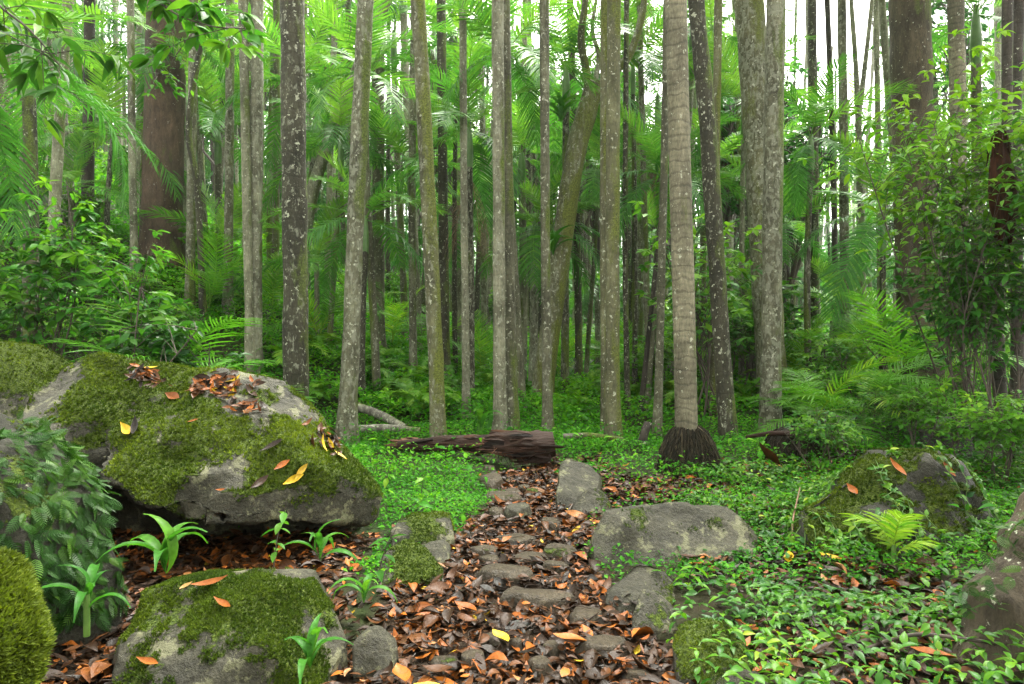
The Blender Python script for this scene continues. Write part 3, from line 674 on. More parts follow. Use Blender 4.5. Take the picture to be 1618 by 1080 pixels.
x, y, z = scatter_xy(5200, -6, 6.5, 4.2, 13, lambda x, y: dn(x, y) * (clump(x, y, 2.3, 21) > .55))
k = len(x); h_ = rng.random(k) * .28
inst(mb, LV, np.stack([x, y, z + .04 + h_], -1), rng.random(k) * 6.28, rng.normal(.05, .35, k), rng.normal(0, .3, k), rng.uniform(.05, .12, k), np.clip(rng.normal(.5, .25, k), 0, 1))
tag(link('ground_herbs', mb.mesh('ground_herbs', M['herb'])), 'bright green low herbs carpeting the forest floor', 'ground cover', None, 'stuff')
mb = MB(); ms = MB()
def dv(x, y):
    lm = litter_mask(x, y)
    right = sstep(.55, 1.15, x - .25 * (y - 3)) + .25 * sstep(-.2, -1.2, x) * (y < 3.4) * 0
    right = right * np.where((np.abs(x - 2.15) < .8) & (y > 3.45) & (y < 4.1), .25, 1)
    return np.clip(1 - lm * 1.2, 0, 1) * right * (.3 + .7 * clump(x, y, 1.6, 7)) * (x < .8 * y + .5)
x, y, z = scatter_xy(30000, .2, 5.2, 1.9, 6.6, dv)
k = len(x); c = clump(x, y, 2.0, 2)
zz = z + .01 + rng.random(k) * .16 * (.3 + c)
az = rng.random(k) * 6.28
sz = rng.uniform(.032, .068, k)
inst(mb, LV, np.stack([x, y, zz], -1), az, rng.normal(.15, .35, k), rng.normal(0, .3, k), sz, np.clip(.06 + .5 * c + rng.normal(0, .2, k), 0, 1))
# opposite leaf of each pair
inst(mb, LV, np.stack([x, y, zz], -1)[::2], az[::2] + 2.6, rng.normal(.15, .3, len(az[::2])), 0, sz[::2] * .9, np.clip(.08 + .5 * c[::2] + rng.normal(0, .2, len(az[::2])), 0, 1))
tag(link('vine_ground_cover', mb.mesh('vine_ground_cover', M['vine'])), 'glossy trailing vine leaves spreading over the ground beside the rocks', 'ground cover', None, 'stuff')

# ------------------------------------------------------------------ creeping ferns on the fern boulder, vines on the dark boulder
def small_frond(n=10, w=.30):
    V = []; Q = []
    for s in (-1, 1):
        for k in range(n):
            t = .1 + .88 * k / (n - 1); l = w * math.sin(math.pi * (.18 + .8 * t)) ** .7
            b = len(V); z = -.25 * t * t
            V += [(0, t - .03, z), (0, t + .03, z), (s * l, t + .15, z - .07), (s * l * .8, t + .06, z - .05)]
            Q += [(b, b + 3, b + 2, b + 1)] if s > 0 else [(b, b + 1, b + 2, b + 3)]
    return np.array(V), np.array(Q)
SF = small_frond()
V, Fq, Nn, c, o = FERNB
p, nr, f = sample_faces(V, Fq, 10000)
vis = (nr[:, 1] < .5) & (p[:, 2] > .12)
msk = vis & (fbm(p * 2.6 + 3, 3) + .25 * nr[:, 0] > -.22) & (p[:, 2] < .86 - .15 * fbm(p * 4)) 
p, nr = p[msk], nr[msk]; k = len(p)
mb = MB()
up = nr + rng.normal(0, .3, (k, 3))
# fronds hang down the face: local Y points downhill
n = up / np.linalg.norm(up, axis=1, keepdims=True)
dwn = np.array([[0, 0, -1.]]) + rng.normal(0, .55, (k, 3)); dwn -= (dwn * n).sum(1, keepdims=True) * n; dwn += n * rng.uniform(.1, .6, (k, 1)); dwn /= np.linalg.norm(dwn, axis=1, keepdims=True)
xx = np.cross(dwn, n); xx /= np.linalg.norm(xx, axis=1, keepdims=True); nn2 = np.cross(xx, dwn)
B = np.stack([xx, dwn, nn2], -1); sc = rng.uniform(.04, .095, k)
W = np.einsum('nij,nmj->nmi', B, SF[0][None] * sc[:, None, None]) + p[:, None] + n[:, None] * .005
mb.add(W.reshape(-1, 3), (SF[1][None] + (np.arange(k) * len(SF[0]))[:, None, None]).reshape(-1, 4), np.repeat(np.clip(.4 + .5 * fbm(p * 3) + rng.normal(0, .2, k), 0, 1), len(SF[0])))
tag(link('creeping_fern_mat', mb.mesh('creeping_fern_mat', M['creeper'])), 'dark creeping ferns hanging in a mat down the bare topped boulder', 'fern', None, 'stuff')

V, Fq, Nn, c, o = RB
for _ in range(62):
    i = rng.choice(np.where((Nn[:, 2] > .2) & (V[:, 1] < 4.9) & (Nn[:, 1] < .5))[0]) if _ < 54 else rng.integers(len(V))
    mb = MB(); ms = MB(); org = V[i].copy()
    q = V[i].copy(); pts = [q + Nn[i] * .02]
    d = np.array([rng.normal(0, .5), -1.0, 0])
    for s in range(rng.integers(6, 16)):
        q = q + np.array([rng.normal(0, .022), -.012, -.05])
        j = np.argmin(((V - q) ** 2).sum(1)); q = V[j] + Nn[j] * rng.uniform(.015, .05)
        pts.append(q.copy())
        for e in (0, 1):
            a = rng.random() * 6.28
            inst_n(mb, LV, q[None], (Nn[j] + rng.normal(0, .45, 3) + np.array([0, 0, .4]))[None], a, .1, rng.uniform(.035, .065), np.array([np.clip(rng.normal(.5, .22), 0, 1)]))
    if len(pts) < 4: continue
    tube(ms, curve(np.array(pts) - org, len(pts) * 2), .0025, 5)
    mb.V = [v - org for v in mb.V]
    vn = thing('hanging_vine', 'thin leafy vine trailing down the dark mossy capped boulder', 'vine', org, (0, 0, 0), 'vines hanging on the dark boulder')
    link('foliage', mb.mesh('foliage', M['vine']), vn); link('stem', ms.mesh('stem', M['greenstem']), vn)

# ------------------------------------------------------------------ palm fronds
def frond_mesh(mb, L=2.2, n=34, ll=.55, e0=.5, e1=-.9, seg=3, w=.022, droop=.5, seed=0, petiole=.16, tint=.5, rw=.012, O=(0, 0, 0), R=None):
    r = np.random.default_rng(seed)
    m = 16; t = np.linspace(0, 1, m); ang = e0 + (e1 - e0) * t ** 1.25
    dy = np.cos(ang) * L / (m - 1); dz = np.sin(ang) * L / (m - 1)
    y = np.concatenate([[0], np.cumsum(dy)[:-1]]); z = np.concatenate([[0], np.cumsum(dz)[:-1]])
    x = r.normal(0, .03) * L * t ** 2
    RA = np.stack([x, y, z], -1)
    V = []; Q = []; T = []
    for s in (-1, 1):
        for k in range(n):
            u = petiole + (1 - petiole) * (k + .5 * r.random()) / (n - .3)
            p = np.array([np.interp(u, t, RA[:, 0]), np.interp(u, t, RA[:, 1]), np.interp(u, t, RA[:, 2])])
            a = np.interp(u, t, ang); tan = np.array([0, math.cos(a), math.sin(a)]); nor = np.array([0, -math.sin(a), math.cos(a)])
            l = ll * (math.sin(math.pi * (.12 + .83 * (u - petiole) / (1 - petiole))) ** .65) * r.uniform(.88, 1.08)
            f = .35 + .55 * u
            d = np.array([s, 0, 0]) * (1 - .35 * u) + tan * f + nor * (.28 + r.normal(0, .10)); d /= np.linalg.norm(d)
            dr = droop * r.uniform(.7, 1.3)
            b = len(V); tt = np.clip(tint + r.normal(0, .1), 0, 1)
            for q in range(seg + 1):
                g = q / seg; c_ = p + d * l * g + np.array([0, 0, -dr * l * g ** 2])
                wd = w * (1 - (2 * g - .75) ** 2 * .35 if g < .99 else .08)
                V += [c_ - tan * wd / 2, c_ + tan * wd / 2]; T += [tt, tt]
            for q in range(seg):
                e = b + 2 * q; Q.append((e, e + 1, e + 3, e + 2))
    V = np.array(V)
    sub = MB(); sub.add(V, Q, np.array(T)); tube(sub, RA[::2] if m > 8 else RA, np.linspace(rw, rw * .25, len(RA[::2])), 5, tint + .25)
    VV = np.concatenate(sub.V)
    if R is not None: VV = VV @ np.asarray(R).T
    o_ = np.asarray(O); 
    for v_, f_, t_ in zip([VV], [None], [np.concatenate(sub.T)]):
        base_ = mb.n
        mb.V.append(VV + o_); mb.T.append(t_); mb.Fs += [fa + base_ for fa in sub.Fs]; mb.n += len(VV)
def frond_lib(name, mat, specs):
    out = []
    for k, sp in enumerate(specs):
        mb = MB(); frond_mesh(mb, seed=k + 3, **sp); out.append(mb.mesh(name, M[mat]))
    return out
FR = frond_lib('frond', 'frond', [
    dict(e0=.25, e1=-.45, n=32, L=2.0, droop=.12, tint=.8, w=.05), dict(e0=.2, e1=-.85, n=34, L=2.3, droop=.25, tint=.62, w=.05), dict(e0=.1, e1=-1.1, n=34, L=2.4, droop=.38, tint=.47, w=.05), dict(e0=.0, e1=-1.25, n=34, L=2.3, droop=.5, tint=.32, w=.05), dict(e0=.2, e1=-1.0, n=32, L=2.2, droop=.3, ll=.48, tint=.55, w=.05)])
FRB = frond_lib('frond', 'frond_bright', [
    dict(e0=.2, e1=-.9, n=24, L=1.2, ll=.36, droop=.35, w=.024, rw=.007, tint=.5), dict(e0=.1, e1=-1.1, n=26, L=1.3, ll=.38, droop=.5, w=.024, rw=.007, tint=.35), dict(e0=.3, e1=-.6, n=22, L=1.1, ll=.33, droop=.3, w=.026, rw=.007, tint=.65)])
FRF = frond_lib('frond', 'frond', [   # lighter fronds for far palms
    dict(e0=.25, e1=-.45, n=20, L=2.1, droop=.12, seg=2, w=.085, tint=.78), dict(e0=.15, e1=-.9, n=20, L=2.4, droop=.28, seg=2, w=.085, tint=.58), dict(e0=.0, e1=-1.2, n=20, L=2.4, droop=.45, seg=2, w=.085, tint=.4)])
def dead_frond_mesh():
    mb = MB(); frond_mesh(mb, L=1.9, n=34, ll=.5, e0=-1.35, e1=-1.55, droop=1.4, w=.016, seed=77, seg=3, tint=.5); return mb.mesh('dead_frond', M['deadfrond'])
DEADF = dead_frond_mesh()
def fern_lib():
    out = []
    for k in range(3):
        mb = MB(); r = np.random.default_rng(k)
        nf = 9 + k
        for j in range(nf):
            a = j / nf * 6.28 + r.normal(0, .25); e = r.uniform(.5, 1.1)
            Rm = rotm(np.array([a]), np.array([0.0]), np.array([0.0]))[0]
            frond_mesh(mb, L=r.uniform(.55, .85), n=22, ll=.17, e0=e, e1=e - 1.7, w=.035, seg=2, droop=.25, seed=k * 20 + j, petiole=.15, tint=r.uniform(.3, .7), rw=.004, R=Rm)
        out.append(mb.mesh('fern', M['fern']))
    return out
FERNS = fern_lib()

# trunk library: ~.1 m radius, heights in metres
def trunk_mesh(H, mat, r=.1, seed=0, bend=.12, name='trunk'):
    mb = MB(); rr = np.random.default_rng(seed)
    n = int(6 + H * 2.2); t = np.linspace(0, 1, n)
    a, b = rr.normal(0, bend, 2); ph = rr.random() * 6
    pts = np.stack([a * np.sin(t * 2.6 + ph) - a * math.sin(ph), b * np.sin(t * 2.2 + ph) - b * math.sin(ph), t * H - .25 * (1 - t)], -1)
    z = t * H
    tube(mb, pts, r * (1 - .22 * t) * (1 + .5 * np.exp(-z / .22)), 10, .5, .10, seed=seed)
    return mb.mesh(name, M[mat]), pts[-1]
TL = {}
for mt in ('bark_pale', 'bark_grey', 'bark_dark', 'bark_black', 'bark_ring'):
    for H in (2.5, 4, 6, 8, 10, 13, 16):
        TL[mt, H] = trunk_mesh(H, mt, seed=len(TL))
mb = MB(); tube(mb, [(0, 0, -.05), (0, 0, .15), (0, 0, .5), (0, 0, .85)], [.085, .11, .095, .05], 10)
SHAFT = mb.mesh('crownshaft', M['shaft'])
HT = sorted({h for _, h in TL})
def palm(x, y, H, r, mt, label, group=None, nf=9, far=False, fs=1.0, lean=(0, 0), dead=0, seed=0, crown=True, name='palm_tree'):
    rr = random.Random(seed * 13 + 5)
    o = thing(name, label, 'palm', (x, y, tz(x, y)), (lean[0], lean[1], rr.random() * 6.28), group)
    h = min(HT, key=lambda q: abs(q - H)); me, top = TL[mt, h]
    sx = r / .1; szz = H / h
    link('trunk', me, o, scale=(sx, sx, szz))
    tp = Vector((top[0] * sx, top[1] * sx, top[2] * szz))
    if crown:
        if H > 2.2: link('crownshaft', SHAFT, o, tp - Vector((0, 0, .03)), scale=(sx * .9, sx * .9, fs)); tp = tp + Vector((0, 0, .72 * fs))
        lib = FRF if far else FR
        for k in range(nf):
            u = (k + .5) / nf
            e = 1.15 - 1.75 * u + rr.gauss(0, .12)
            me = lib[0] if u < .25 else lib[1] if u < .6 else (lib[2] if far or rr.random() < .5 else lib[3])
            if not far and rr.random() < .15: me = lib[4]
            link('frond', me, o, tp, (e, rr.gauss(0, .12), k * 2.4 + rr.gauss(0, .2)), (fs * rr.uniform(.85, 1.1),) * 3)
        for k in range(dead): link('dead_frond', DEADF, o, tp - Vector((0, 0, .6)), (rr.gauss(0, .1), 0, rr.random() * 6.28), (fs,) * 3)
    return o

def palm_crown_mesh(seed):
    r = np.random.default_rng(seed); mb = MB()
    for k in range(10):
        u = (k + .5) / 10
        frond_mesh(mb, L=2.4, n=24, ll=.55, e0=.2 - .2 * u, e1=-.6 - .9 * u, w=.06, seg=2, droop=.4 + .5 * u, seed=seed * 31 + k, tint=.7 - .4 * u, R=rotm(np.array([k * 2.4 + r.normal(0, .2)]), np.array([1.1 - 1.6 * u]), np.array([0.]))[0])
    return mb.mesh('crown', M['frond'])
PCR = [palm_crown_mesh(k + 1) for k in range(3)]
def broad_crown_mesh():
    mb = MB(); n_ = 2600; v = rng.normal(0, 1, (n_, 3)); v /= np.linalg.norm(v, axis=1, keepdims=True); v *= rng.uniform(.5, 1, (n_, 1)) * np.array([[2.4, 2.4, 1.6]])
    v = v[fbm(v * .9 + 3, 2) > -.12]; n_ = len(v)
    inst(mb, LH, v, rng.random(n_) * 6.28, rng.normal(-.2, .4, n_), rng.normal(0, .4, n_), rng.uniform(.16, .3, n_), rng.random(n_)); return mb.mesh('crown', M['leaf_mid'])
BCR = None
# ------------------------------------------------------------------ trees placed one by one
BCR = broad_crown_mesh()
MARKS = []; BASES = []
def trunk_tree(name, cat, label, pts, w, d, mt, group=None, ext=.35, flare=.6, sides=18, noise=.13, fl=.3, short=None, branches=(), roots=None, fr=1.0):
    """pts from base upward in picture coordinates at distance d"""
    p = [P(a, b, d) for a, b in pts]
    x0, y0 = p[0][0], p[0][1]; g = tz(x0, y0)
    p[0] = (x0, y0, g - .15)
    v = np.array(p[-1]) - np.array(p[-2]); p.append(tuple(np.array(p[-1]) + v / np.linalg.norm(v) * (6.0 if ext else .05)))
    C = np.array((x0, y0, g))
    c = curve(p, 70) - C
    hgt = np.maximum(c[:, 2], 0); t = np.linspace(0, 1, len(c))
    r = w * .92 * d / F / 2
    rad = r * (1.06 - (1.06 - fr) * t) * (1 + flare * np.exp(-hgt / fl))
    mb = MB(); tube(mb, c, rad, sides, .5, noise, seed=len(MARKS))
    o = thing(name, label, cat, C, (0, 0, 0), group)
    tr = link('trunk', mb.mesh('trunk', M[mt]), o)
    for bp, bw in branches:
        q = np.array([P(a, b, d + e) for a, b, e in bp]) - C
        mb = MB(); cc = curve(q, 22); tube(mb, cc, np.linspace(bw, bw * .55, len(cc)) * d / F / 2, 12, .5, .1, seed=5)
        link('branch', mb.mesh('branch', M[mt]), tr)
    if ext and (d < 8.25 or abs(pts[0][0] - 809) > 560):  # unseen crowns above the frame, added to shade and soften the light below
        top = Vector(c[-1]); rr = random.Random(len(MARKS) + 3)
        if cat == 'palm':
            link('crownshaft', SHAFT, o, top - Vector((0, 0, .05)), scale=(r / .1, r / .1, 1)); link('crown', PCR[len(MARKS) % 3], o, top + Vector((0, 0, .7)), (0, 0, rr.random() * 6.28))
        else: link('crown', BCR, o, top - Vector((0, 0, 1.0)), (0, 0, rr.random() * 6.28), (1.3, 1.3, .9))
    BASES.append((x0, y0))
    MARKS.append((np.interp(400, [b for a, b in pts][::-1], [a for a, b in pts][::-1]), d, short or label))
    return o, C, r
TT = trunk_tree
TT('rainforest_tree', 'tree', 'massive rough red brown trunk rising behind the leafy shrub', [(255, 470), (258, 250), (264, 0)], 62, 13.5, 'bark_red', flare=.25, short='massive red trunk', noise=.06)
TT('palm_tree', 'palm', 'pale slim trunk, the thinner of a close pair', [(397, 590), (390, 300), (385, 60), (384, 0)], 15, 10.5, 'bark_pale', short='pale close pair')
TT('palm_tree', 'palm', 'pale slim trunk, the thicker and brighter of a close pair', [(403, 590), (405, 300), (407, 0)], 20, 10.6, 'bark_pale', short='bright pale pair')
TT('palm_tree', 'palm', 'stout dark trunk with a mossy edge, standing just behind the huge boulder', [(469, 655), (466, 350), (462, 0)], 40, 8.2, 'bark_dark', flare=.2, short='stout dark trunk')
TT('palm_tree', 'palm', 'lichen spotted trunk bending gently, with a mossy foot by the fallen branches', [(547, 680), (556, 500), (564, 300), (574, 80), (578, 0)], 28, 8.3, 'bark_grey', short='bending lichened trunk')
TT('palm_tree', 'palm', 'pale brown trunk behind the bending lichened trunk', [(598, 525), (598, 200), (598, 0)], 20, 13.5, 'bark_grey', short='pale brown trunk')
TT('rainforest_tree', 'tree', 'smooth pale trunk leaning strongly between the stout dark and bending trunks', [(470, 560), (487, 340), (520, 220), (565, 110), (603, 15)], 20, 12.5, 'bark_pale', short='leaning pale trunk')
TT('palm_tree', 'palm', 'moss sided trunk leaning a little, rooted at the torn end of the rotting log', [(694, 692), (688, 560), (678, 350), (667, 120), (660, 0)], 25, 8.2, 'bark_moss', flare=.25, short='moss sided leaning trunk')
TT('palm_tree', 'palm', 'thin grey trunk close behind the moss sided leaning trunk', [(653, 560), (651, 300), (655, 0)], 12, 12.5, 'bark_grey', short='thin grey trunk')
TT('palm_tree', 'palm', 'dark spotted trunk in the ferny slope behind the moss sided trunk', [(704, 575), (700, 300), (697, 0)], 16, 12.5, 'bark_dark', short='dark spotted trunk')
TT('palm_tree', 'palm', 'slim pale spotted pole behind the middle of the rotting log', [(737, 655), (733, 300), (731, 0)], 12, 10, 'bark_pale', short='slim spotted pole')
TT('palm_tree', 'palm', 'straight pale trunk, the brighter of a touching pair behind the log', [(790, 682), (788, 300), (786, 0)], 20, 8.6, 'bark_pale', short='bright touching pair')
TT('palm_tree', 'palm', 'straight trunk, the browner of a touching pair behind the log', [(810, 672), (803, 350), (797, 0)], 19, 8.9, 'bark_grey', short='brown touching pair')
TT('palm_tree', 'palm', 'straight slender trunk in front of the leaning mossy tree', [(866, 672), (862, 400), (860, 0)], 16, 8.9, 'bark_grey', short='slender trunk before the mossy tree')
TT('rainforest_tree', 'tree', 'big leaning tree furred with moss, forking into crooked limbs overhead', [(853, 590), (872, 500), (893, 350), (910, 240), (938, 140)], 34, 11.5, 'bark_moss', ext=0, flare=.4, short='big leaning mossy tree',
   branches=[([(934, 160, 0), (926, 110, -.1), (918, 60, -.2), (925, 0, -.3), (925, -60, -.3)], 15), ([(936, 152, 0), (965, 118, .2), (995, 85, .3), (1015, 20, .4), (1020, -50, .5)], 17), ([(938, 140, 0), (946, 90, .4), (936, 40, .7), (950, -40, .9)], 9)])
TT('palm_tree', 'palm', 'mossy trunk, the thicker of two crossing beyond the path', [(969, 692), (968, 350), (970, 0)], 23, 8.4, 'bark_moss', short='thick mossy crossing trunk')
TT('palm_tree', 'palm', 'mossy trunk, the thinner of two crossing beyond the path', [(957, 668), (954, 400), (955, 0)], 13, 8.9, 'bark_moss', short='thin mossy crossing trunk')
o, C, r = TT('palm_tree', 'palm', 'smooth ringed pale palm standing on a shaggy mound of exposed roots', [(1086, 715), (1081, 500), (1074, 250), (1068, 0)], 36, 6.9, 'bark_ring', flare=.12, short='ringed palm on the root mound', noise=.03)
# the root mound
def root_mound(o, C, R0, R1, H, n=420, seed=1):
    rr = np.random.default_rng(seed); mb = MB()
    lump = lambda a: 1 + .13 * np.sin(a * 2 + 1) + .09 * np.sin(a * 3 + 2.5) + .05 * np.sin(a * 7)
    rc = lambda q: R0 * .9 + (R1 - R0 * .9) * np.clip(1 - q, 0, 1.4) ** .5     # q: 0 at the ground, 1 at the trunk
    zz = np.linspace(-.12, H, 14); th = np.linspace(0, 2 * np.pi, 36, endpoint=False)
    Vc = np.array([[rc(z / H) * .93 * lump(a) * math.cos(a), rc(z / H) * .93 * lump(a) * math.sin(a), z] for z in zz for a in th])
    Vc[:, :2] *= (1 + .10 * fbm(Vc * 9 + seed, 3))[:, None]
    mb.add(Vc, [(k * 36 + q, k * 36 + (q + 1) % 36, k * 36 + 36 + (q + 1) % 36, k * 36 + 36 + q) for k in range(13) for q in range(36)], .12)
    for k in range(n):
        a = rr.random() * 6.28; q0, q1 = rr.uniform(.25, 1.02), rr.uniform(-.15, .2)
        q = np.linspace(q0, min(q1, q0 - .2), 8); aa = a + rr.normal(0, .22) * np.linspace(0, 1, 8) + rr.normal(0, .03, 8)
        rad = rc(q) * lump(aa) * rr.uniform(.94, 1.06) + rr.normal(0, .006, 8)
        tube(mb, np.stack([rad * np.cos(aa), rad * np.sin(aa), q * H], -1), rr.uniform(.0025, .008), 5, np.clip(rr.normal(.26, .22), 0, 1))
    return link('root_mound', mb.mesh('root_mound', M['roots']), o)
root_mound(o, C + 0, r * 1.1, .29, .42, 1000)
TT('palm_tree', 'palm', 'dark leaning trunk with a pale edge, beside the ringed palm', [(1152, 690), (1138, 500), (1118, 200), (1100, 0)], 27, 8.3, 'bark_dark', flare=.3, short='dark leaning trunk')
TT('palm_tree', 'palm', 'thin greenish trunk between the ringed palm and the dark leaning trunk', [(1128, 650), (1131, 300), (1135, 0)], 13, 10.5, 'bark_moss', short='thin greenish trunk')
TT('rainforest_tree', 'tree', 'thick mossy trunk with a pale patch, behind the grey lichened trunk', [(1222, 600), (1210, 420), (1195, 180), (1183, 0)], 46, 11, 'bark_moss', flare=.25, short='thick mossy patched trunk')
TT('palm_tree', 'palm', 'straight grey trunk with a large lichen patch at its foot', [(1217, 672), (1221, 350), (1226, 0)], 31, 8.6, 'bark_grey', flare=.25, short='straight grey lichened trunk')
TT('palm_tree', 'palm', 'smooth dark pole against the bright sky gap, nearest the straight grey trunk', [(1288, 520), (1286, 250), (1283, 0)], 14, 14, 'bark_dark', short='smooth dark pole')
TT('palm_tree', 'palm', 'thinnest dark pole against the bright sky gap', [(1322, 500), (1316, 250), (1307, 0)], 9, 14.5, 'bark_black', short='thinnest dark pole')
TT('palm_tree', 'palm', 'pale flecked pole against the bright sky gap', [(1335, 540), (1333, 250), (1330, 0)], 14, 12.5, 'bark_grey', short='pale flecked pole')
TT('rainforest_tree', 'tree', 'huge buttressed trunk with patchy moss, behind the lime leaved shrub', [(1462, 640), (1450, 420), (1443, 200), (1437, 0)], 62, 11.5, 'bark_redmoss', flare=.75, fl=.7, short='huge buttressed trunk', noise=.1)
TT('palm_tree', 'palm', 'grey ringed trunk rising behind the lime leaved shrub', [(1522, 630), (1516, 300), (1510, 0)], 24, 10.5, 'bark_ring', short='grey ringed trunk')
TT('rainforest_tree', 'tree', 'dark bare stem under the hanging brown sheath', [(1582, 650), (1578, 450), (1590, 300), (1592, 0)], 16, 8.2, 'bark_black', short='dark bare stem')
TT('rainforest_tree', 'tree', 'dark bare stem at the very edge of the scene beyond the hanging sheath', [(1608, 640), (1607, 450), (1604, 200), (1610, 0)], 18, 9, 'bark_black', short='edge bare stem')
TT('palm_tree', 'palm', 'slim flecked trunk leaning over the ferns just short of the ringed palm', [(1038, 690), (1045, 450), (1052, 150), (1054, 0)], 13, 9, 'bark_grey', short='slim flecked trunk')
TT('palm_tree', 'palm', 'thin dark stem leaning across toward the ringed palm', [(1010, 620), (1030, 480), (1045, 340), (1066, 120)], 8, 11, 'bark_black', short='thin dark leaning stem')
TT('palm_tree', 'palm', 'thin straight stem beyond the crossing mossy pair', [(992, 650), (988, 400), (990, 0)], 9, 11.5, 'bark_dark', short='thin straight stem')
TT('palm_tree', 'palm', 'brown trunk seen past the leaning mossy tree', [(915, 560), (912, 400), (905, 150)], 12, 14, 'bark_dark', short='brown trunk past the mossy tree')
TT('palm_tree', 'palm', 'slim brown trunk beyond the pale close pair', [(360, 520), (362, 300), (364, 0)], 14, 12.5, 'bark_grey', short='slim brown trunk')
TT('palm_tree', 'palm', 'smooth brown trunk crowding the massive red trunk', [(300, 470), (303, 250), (306, 0)], 14, 12, 'bark_grey', short='brown trunk by the red one')
TT('palm_tree', 'palm', 'wiry trunk curving against the massive red trunk', [(322, 450), (312, 300), (298, 200), (318, 60), (322, 0)], 10, 11.8, 'bark_dark', short='wiry trunk')
TT('palm_tree', 'palm', 'pale trunk leaning above the leafy shrub, near its tallest sprig', [(78, 440), (88, 300), (100, 100), (108, 0)], 17, 11, 'bark_pale', short='pale trunk above the shrub')
TT('palm_tree', 'palm', 'tall brown trunk at the outer edge, beyond the leafy shrub', [(36, 440), (38, 200), (40, 0)], 12, 11.5, 'bark_grey', short='edge brown trunk')
TT('palm_tree', 'palm', 'pale speckled trunk between the leafy shrub and the massive red trunk', [(213, 470), (209, 250), (206, 0)], 12, 12.5, 'bark_pale', short='pale speckled trunk')
TT('palm_tree', 'palm', 'dark broad trunk in shade beyond the leafy shrub', [(138, 420), (140, 200), (142, 0)], 17, 15, 'bark_black', short='dark broad trunk')
TT('palm_tree', 'palm', 'straight brown trunk between the pale pair and the stout dark trunk', [(434, 460), (437, 250), (437, 0)], 11, 14.5, 'bark_grey', short='straight brown trunk')
TT('palm_tree', 'palm', 'thin bright trunk close behind the stout dark trunk', [(515, 480), (522, 250), (530, 0)], 10, 14.5, 'bark_pale', short='thin bright trunk')
TT('palm_tree', 'palm', 'thin pale stem in the sky gap between the forked stems and the huge buttressed trunk', [(1392, 560), (1388, 250), (1384, 0)], 9, 15, 'bark_pale', short='thin pale stem')
TT('rainforest_tree', 'tree', 'slender forked tree spreading pale limbs in the bright sky gap', [(1366, 560), (1362, 400), (1356, 180)], 10, 14, 'bark_pale', ext=0, short='forked slender tree',
   branches=[([(1356, 190, 0), (1352, 100, 0), (1345, 0, 0), (1344, -60, 0)], 9), ([(1357, 180, 0), (1366, 110, .2), (1378, 0, .3), (1384, -60, .3)], 9)])

# ------------------------------------------------------------------ palms with crowns in view, placed one by one
def palm_at(px, cy, d, H=None, r=.09, mt='bark_grey', label='', **k):
    x = wx(px, d); h = wz(cy, d) - tz(x, d)
    return palm(x, d, max(.6, h - .75), r, mt, label, seed=int(px), **k)
for a in [
    (596, 105, 11.0, .07, 'bark_grey', 'palm with a bright arching crown above the bending lichened trunk', 11, .72, 0),
    (572, 318, 10.6, .06, 'bark_dark', 'short palm with a low drooping crown behind the bending lichened trunk', 11, .68, 0),
    (744, 185, 11.2, .065, 'bark_dark', 'palm with a brown dead frond hanging under its green crown, by the slim spotted pole', 11, .75, 2),
    (826, 80, 10.8, .07, 'bark_grey', 'tall palm with a wide bright crown above the touching pair', 11, .85, 0),
    (815, 245, 16, .08, 'bark_dark', 'palm with a mid height crown right behind the touching pair', 10, 1.0, 0),
    (893, 110, 12.6, .08, 'bark_dark', 'palm with long dark drooping fronds above the fork of the mossy tree', 12, 1.05, 0),
    (1040, 150, 16, .08, 'bark_dark', 'palm with a brown dead skirt beside the crossing mossy trunks', 10, .95, 2),
    (1022, 255, 11.5, .055, 'bark_grey', 'palm with a pale green crown between the crossing trunks and the ringed palm', 10, .75, 0),
    (1280, 195, 11.5, .06, 'bark_dark', 'palm with a crown glowing in the bright sky gap', 11, .7, 0),
    (1160, 300, 16, .08, 'bark_grey', 'palm with a crown filling the space between the dark leaning and thick mossy trunks', 10, 1.0, 0),
    (1155, 480, 15, .07, 'bark_dark', 'young palm with a low crown below the dark leaning trunk', 9, .8, 0),
    (945, 400, 16, .07, 'bark_grey', 'young palm with a low crown at the foot of the leaning mossy tree', 8, .6, 0),
    (225, 60, 16, .1, 'bark_dark', 'shaded palm with a heavy dark crown beyond the leafy shrub', 11, 1.15, 0),
    (348, 200, 14.5, .08, 'bark_grey', 'palm with a crown spread between the massive red trunk and the pale pair', 10, .95, 0),
    (345, 330, 13.5, .06, 'bark_dark', 'small palm with a low crown beside the massive red trunk', 9, .75, 0),
    (430, 60, 17, .1, 'bark_grey', 'palm with its crown high behind the stout dark trunk', 11, 1.1, 0),
    (700, 330, 17, .07, 'bark_grey', 'palm with a soft crown behind the dark spotted trunk', 9, .9, 0),
    (640, 60, 18, .1, 'bark_grey', 'high crowned palm between the pale brown and moss sided trunks', 11, 1.1, 0),
    (1395, 330, 11.5, .06, 'bark_dark', 'young palm with long shining fronds in front of the huge buttressed trunk', 9, .9, 0),
    (1545, 30, 12, .1, 'bark_ring', 'palm with dark fronds hanging over the lime leaved shrub', 10, 1.1, 0),
    (1110, 130, 18, .09, 'bark_grey', 'high palm just beyond the ringed palm', 10, 1.0, 0),
    (-45, 60, 6.2, .1, 'bark_dark', 'palm at the outer edge with dark fronds hanging in front of the shrub thicket', 10, .7, 1),
    (40, 60, 9, .1, 'bark_dark', 'palm with dark fronds drooping into the upper corner above the shrub', 10, .95, 0),
]:
    px, cy, d, r, mt, lab, nf, fs, dd = a
    palm_at(px, cy, d, None, r, mt, lab, nf=nf, fs=fs, dead=dd)

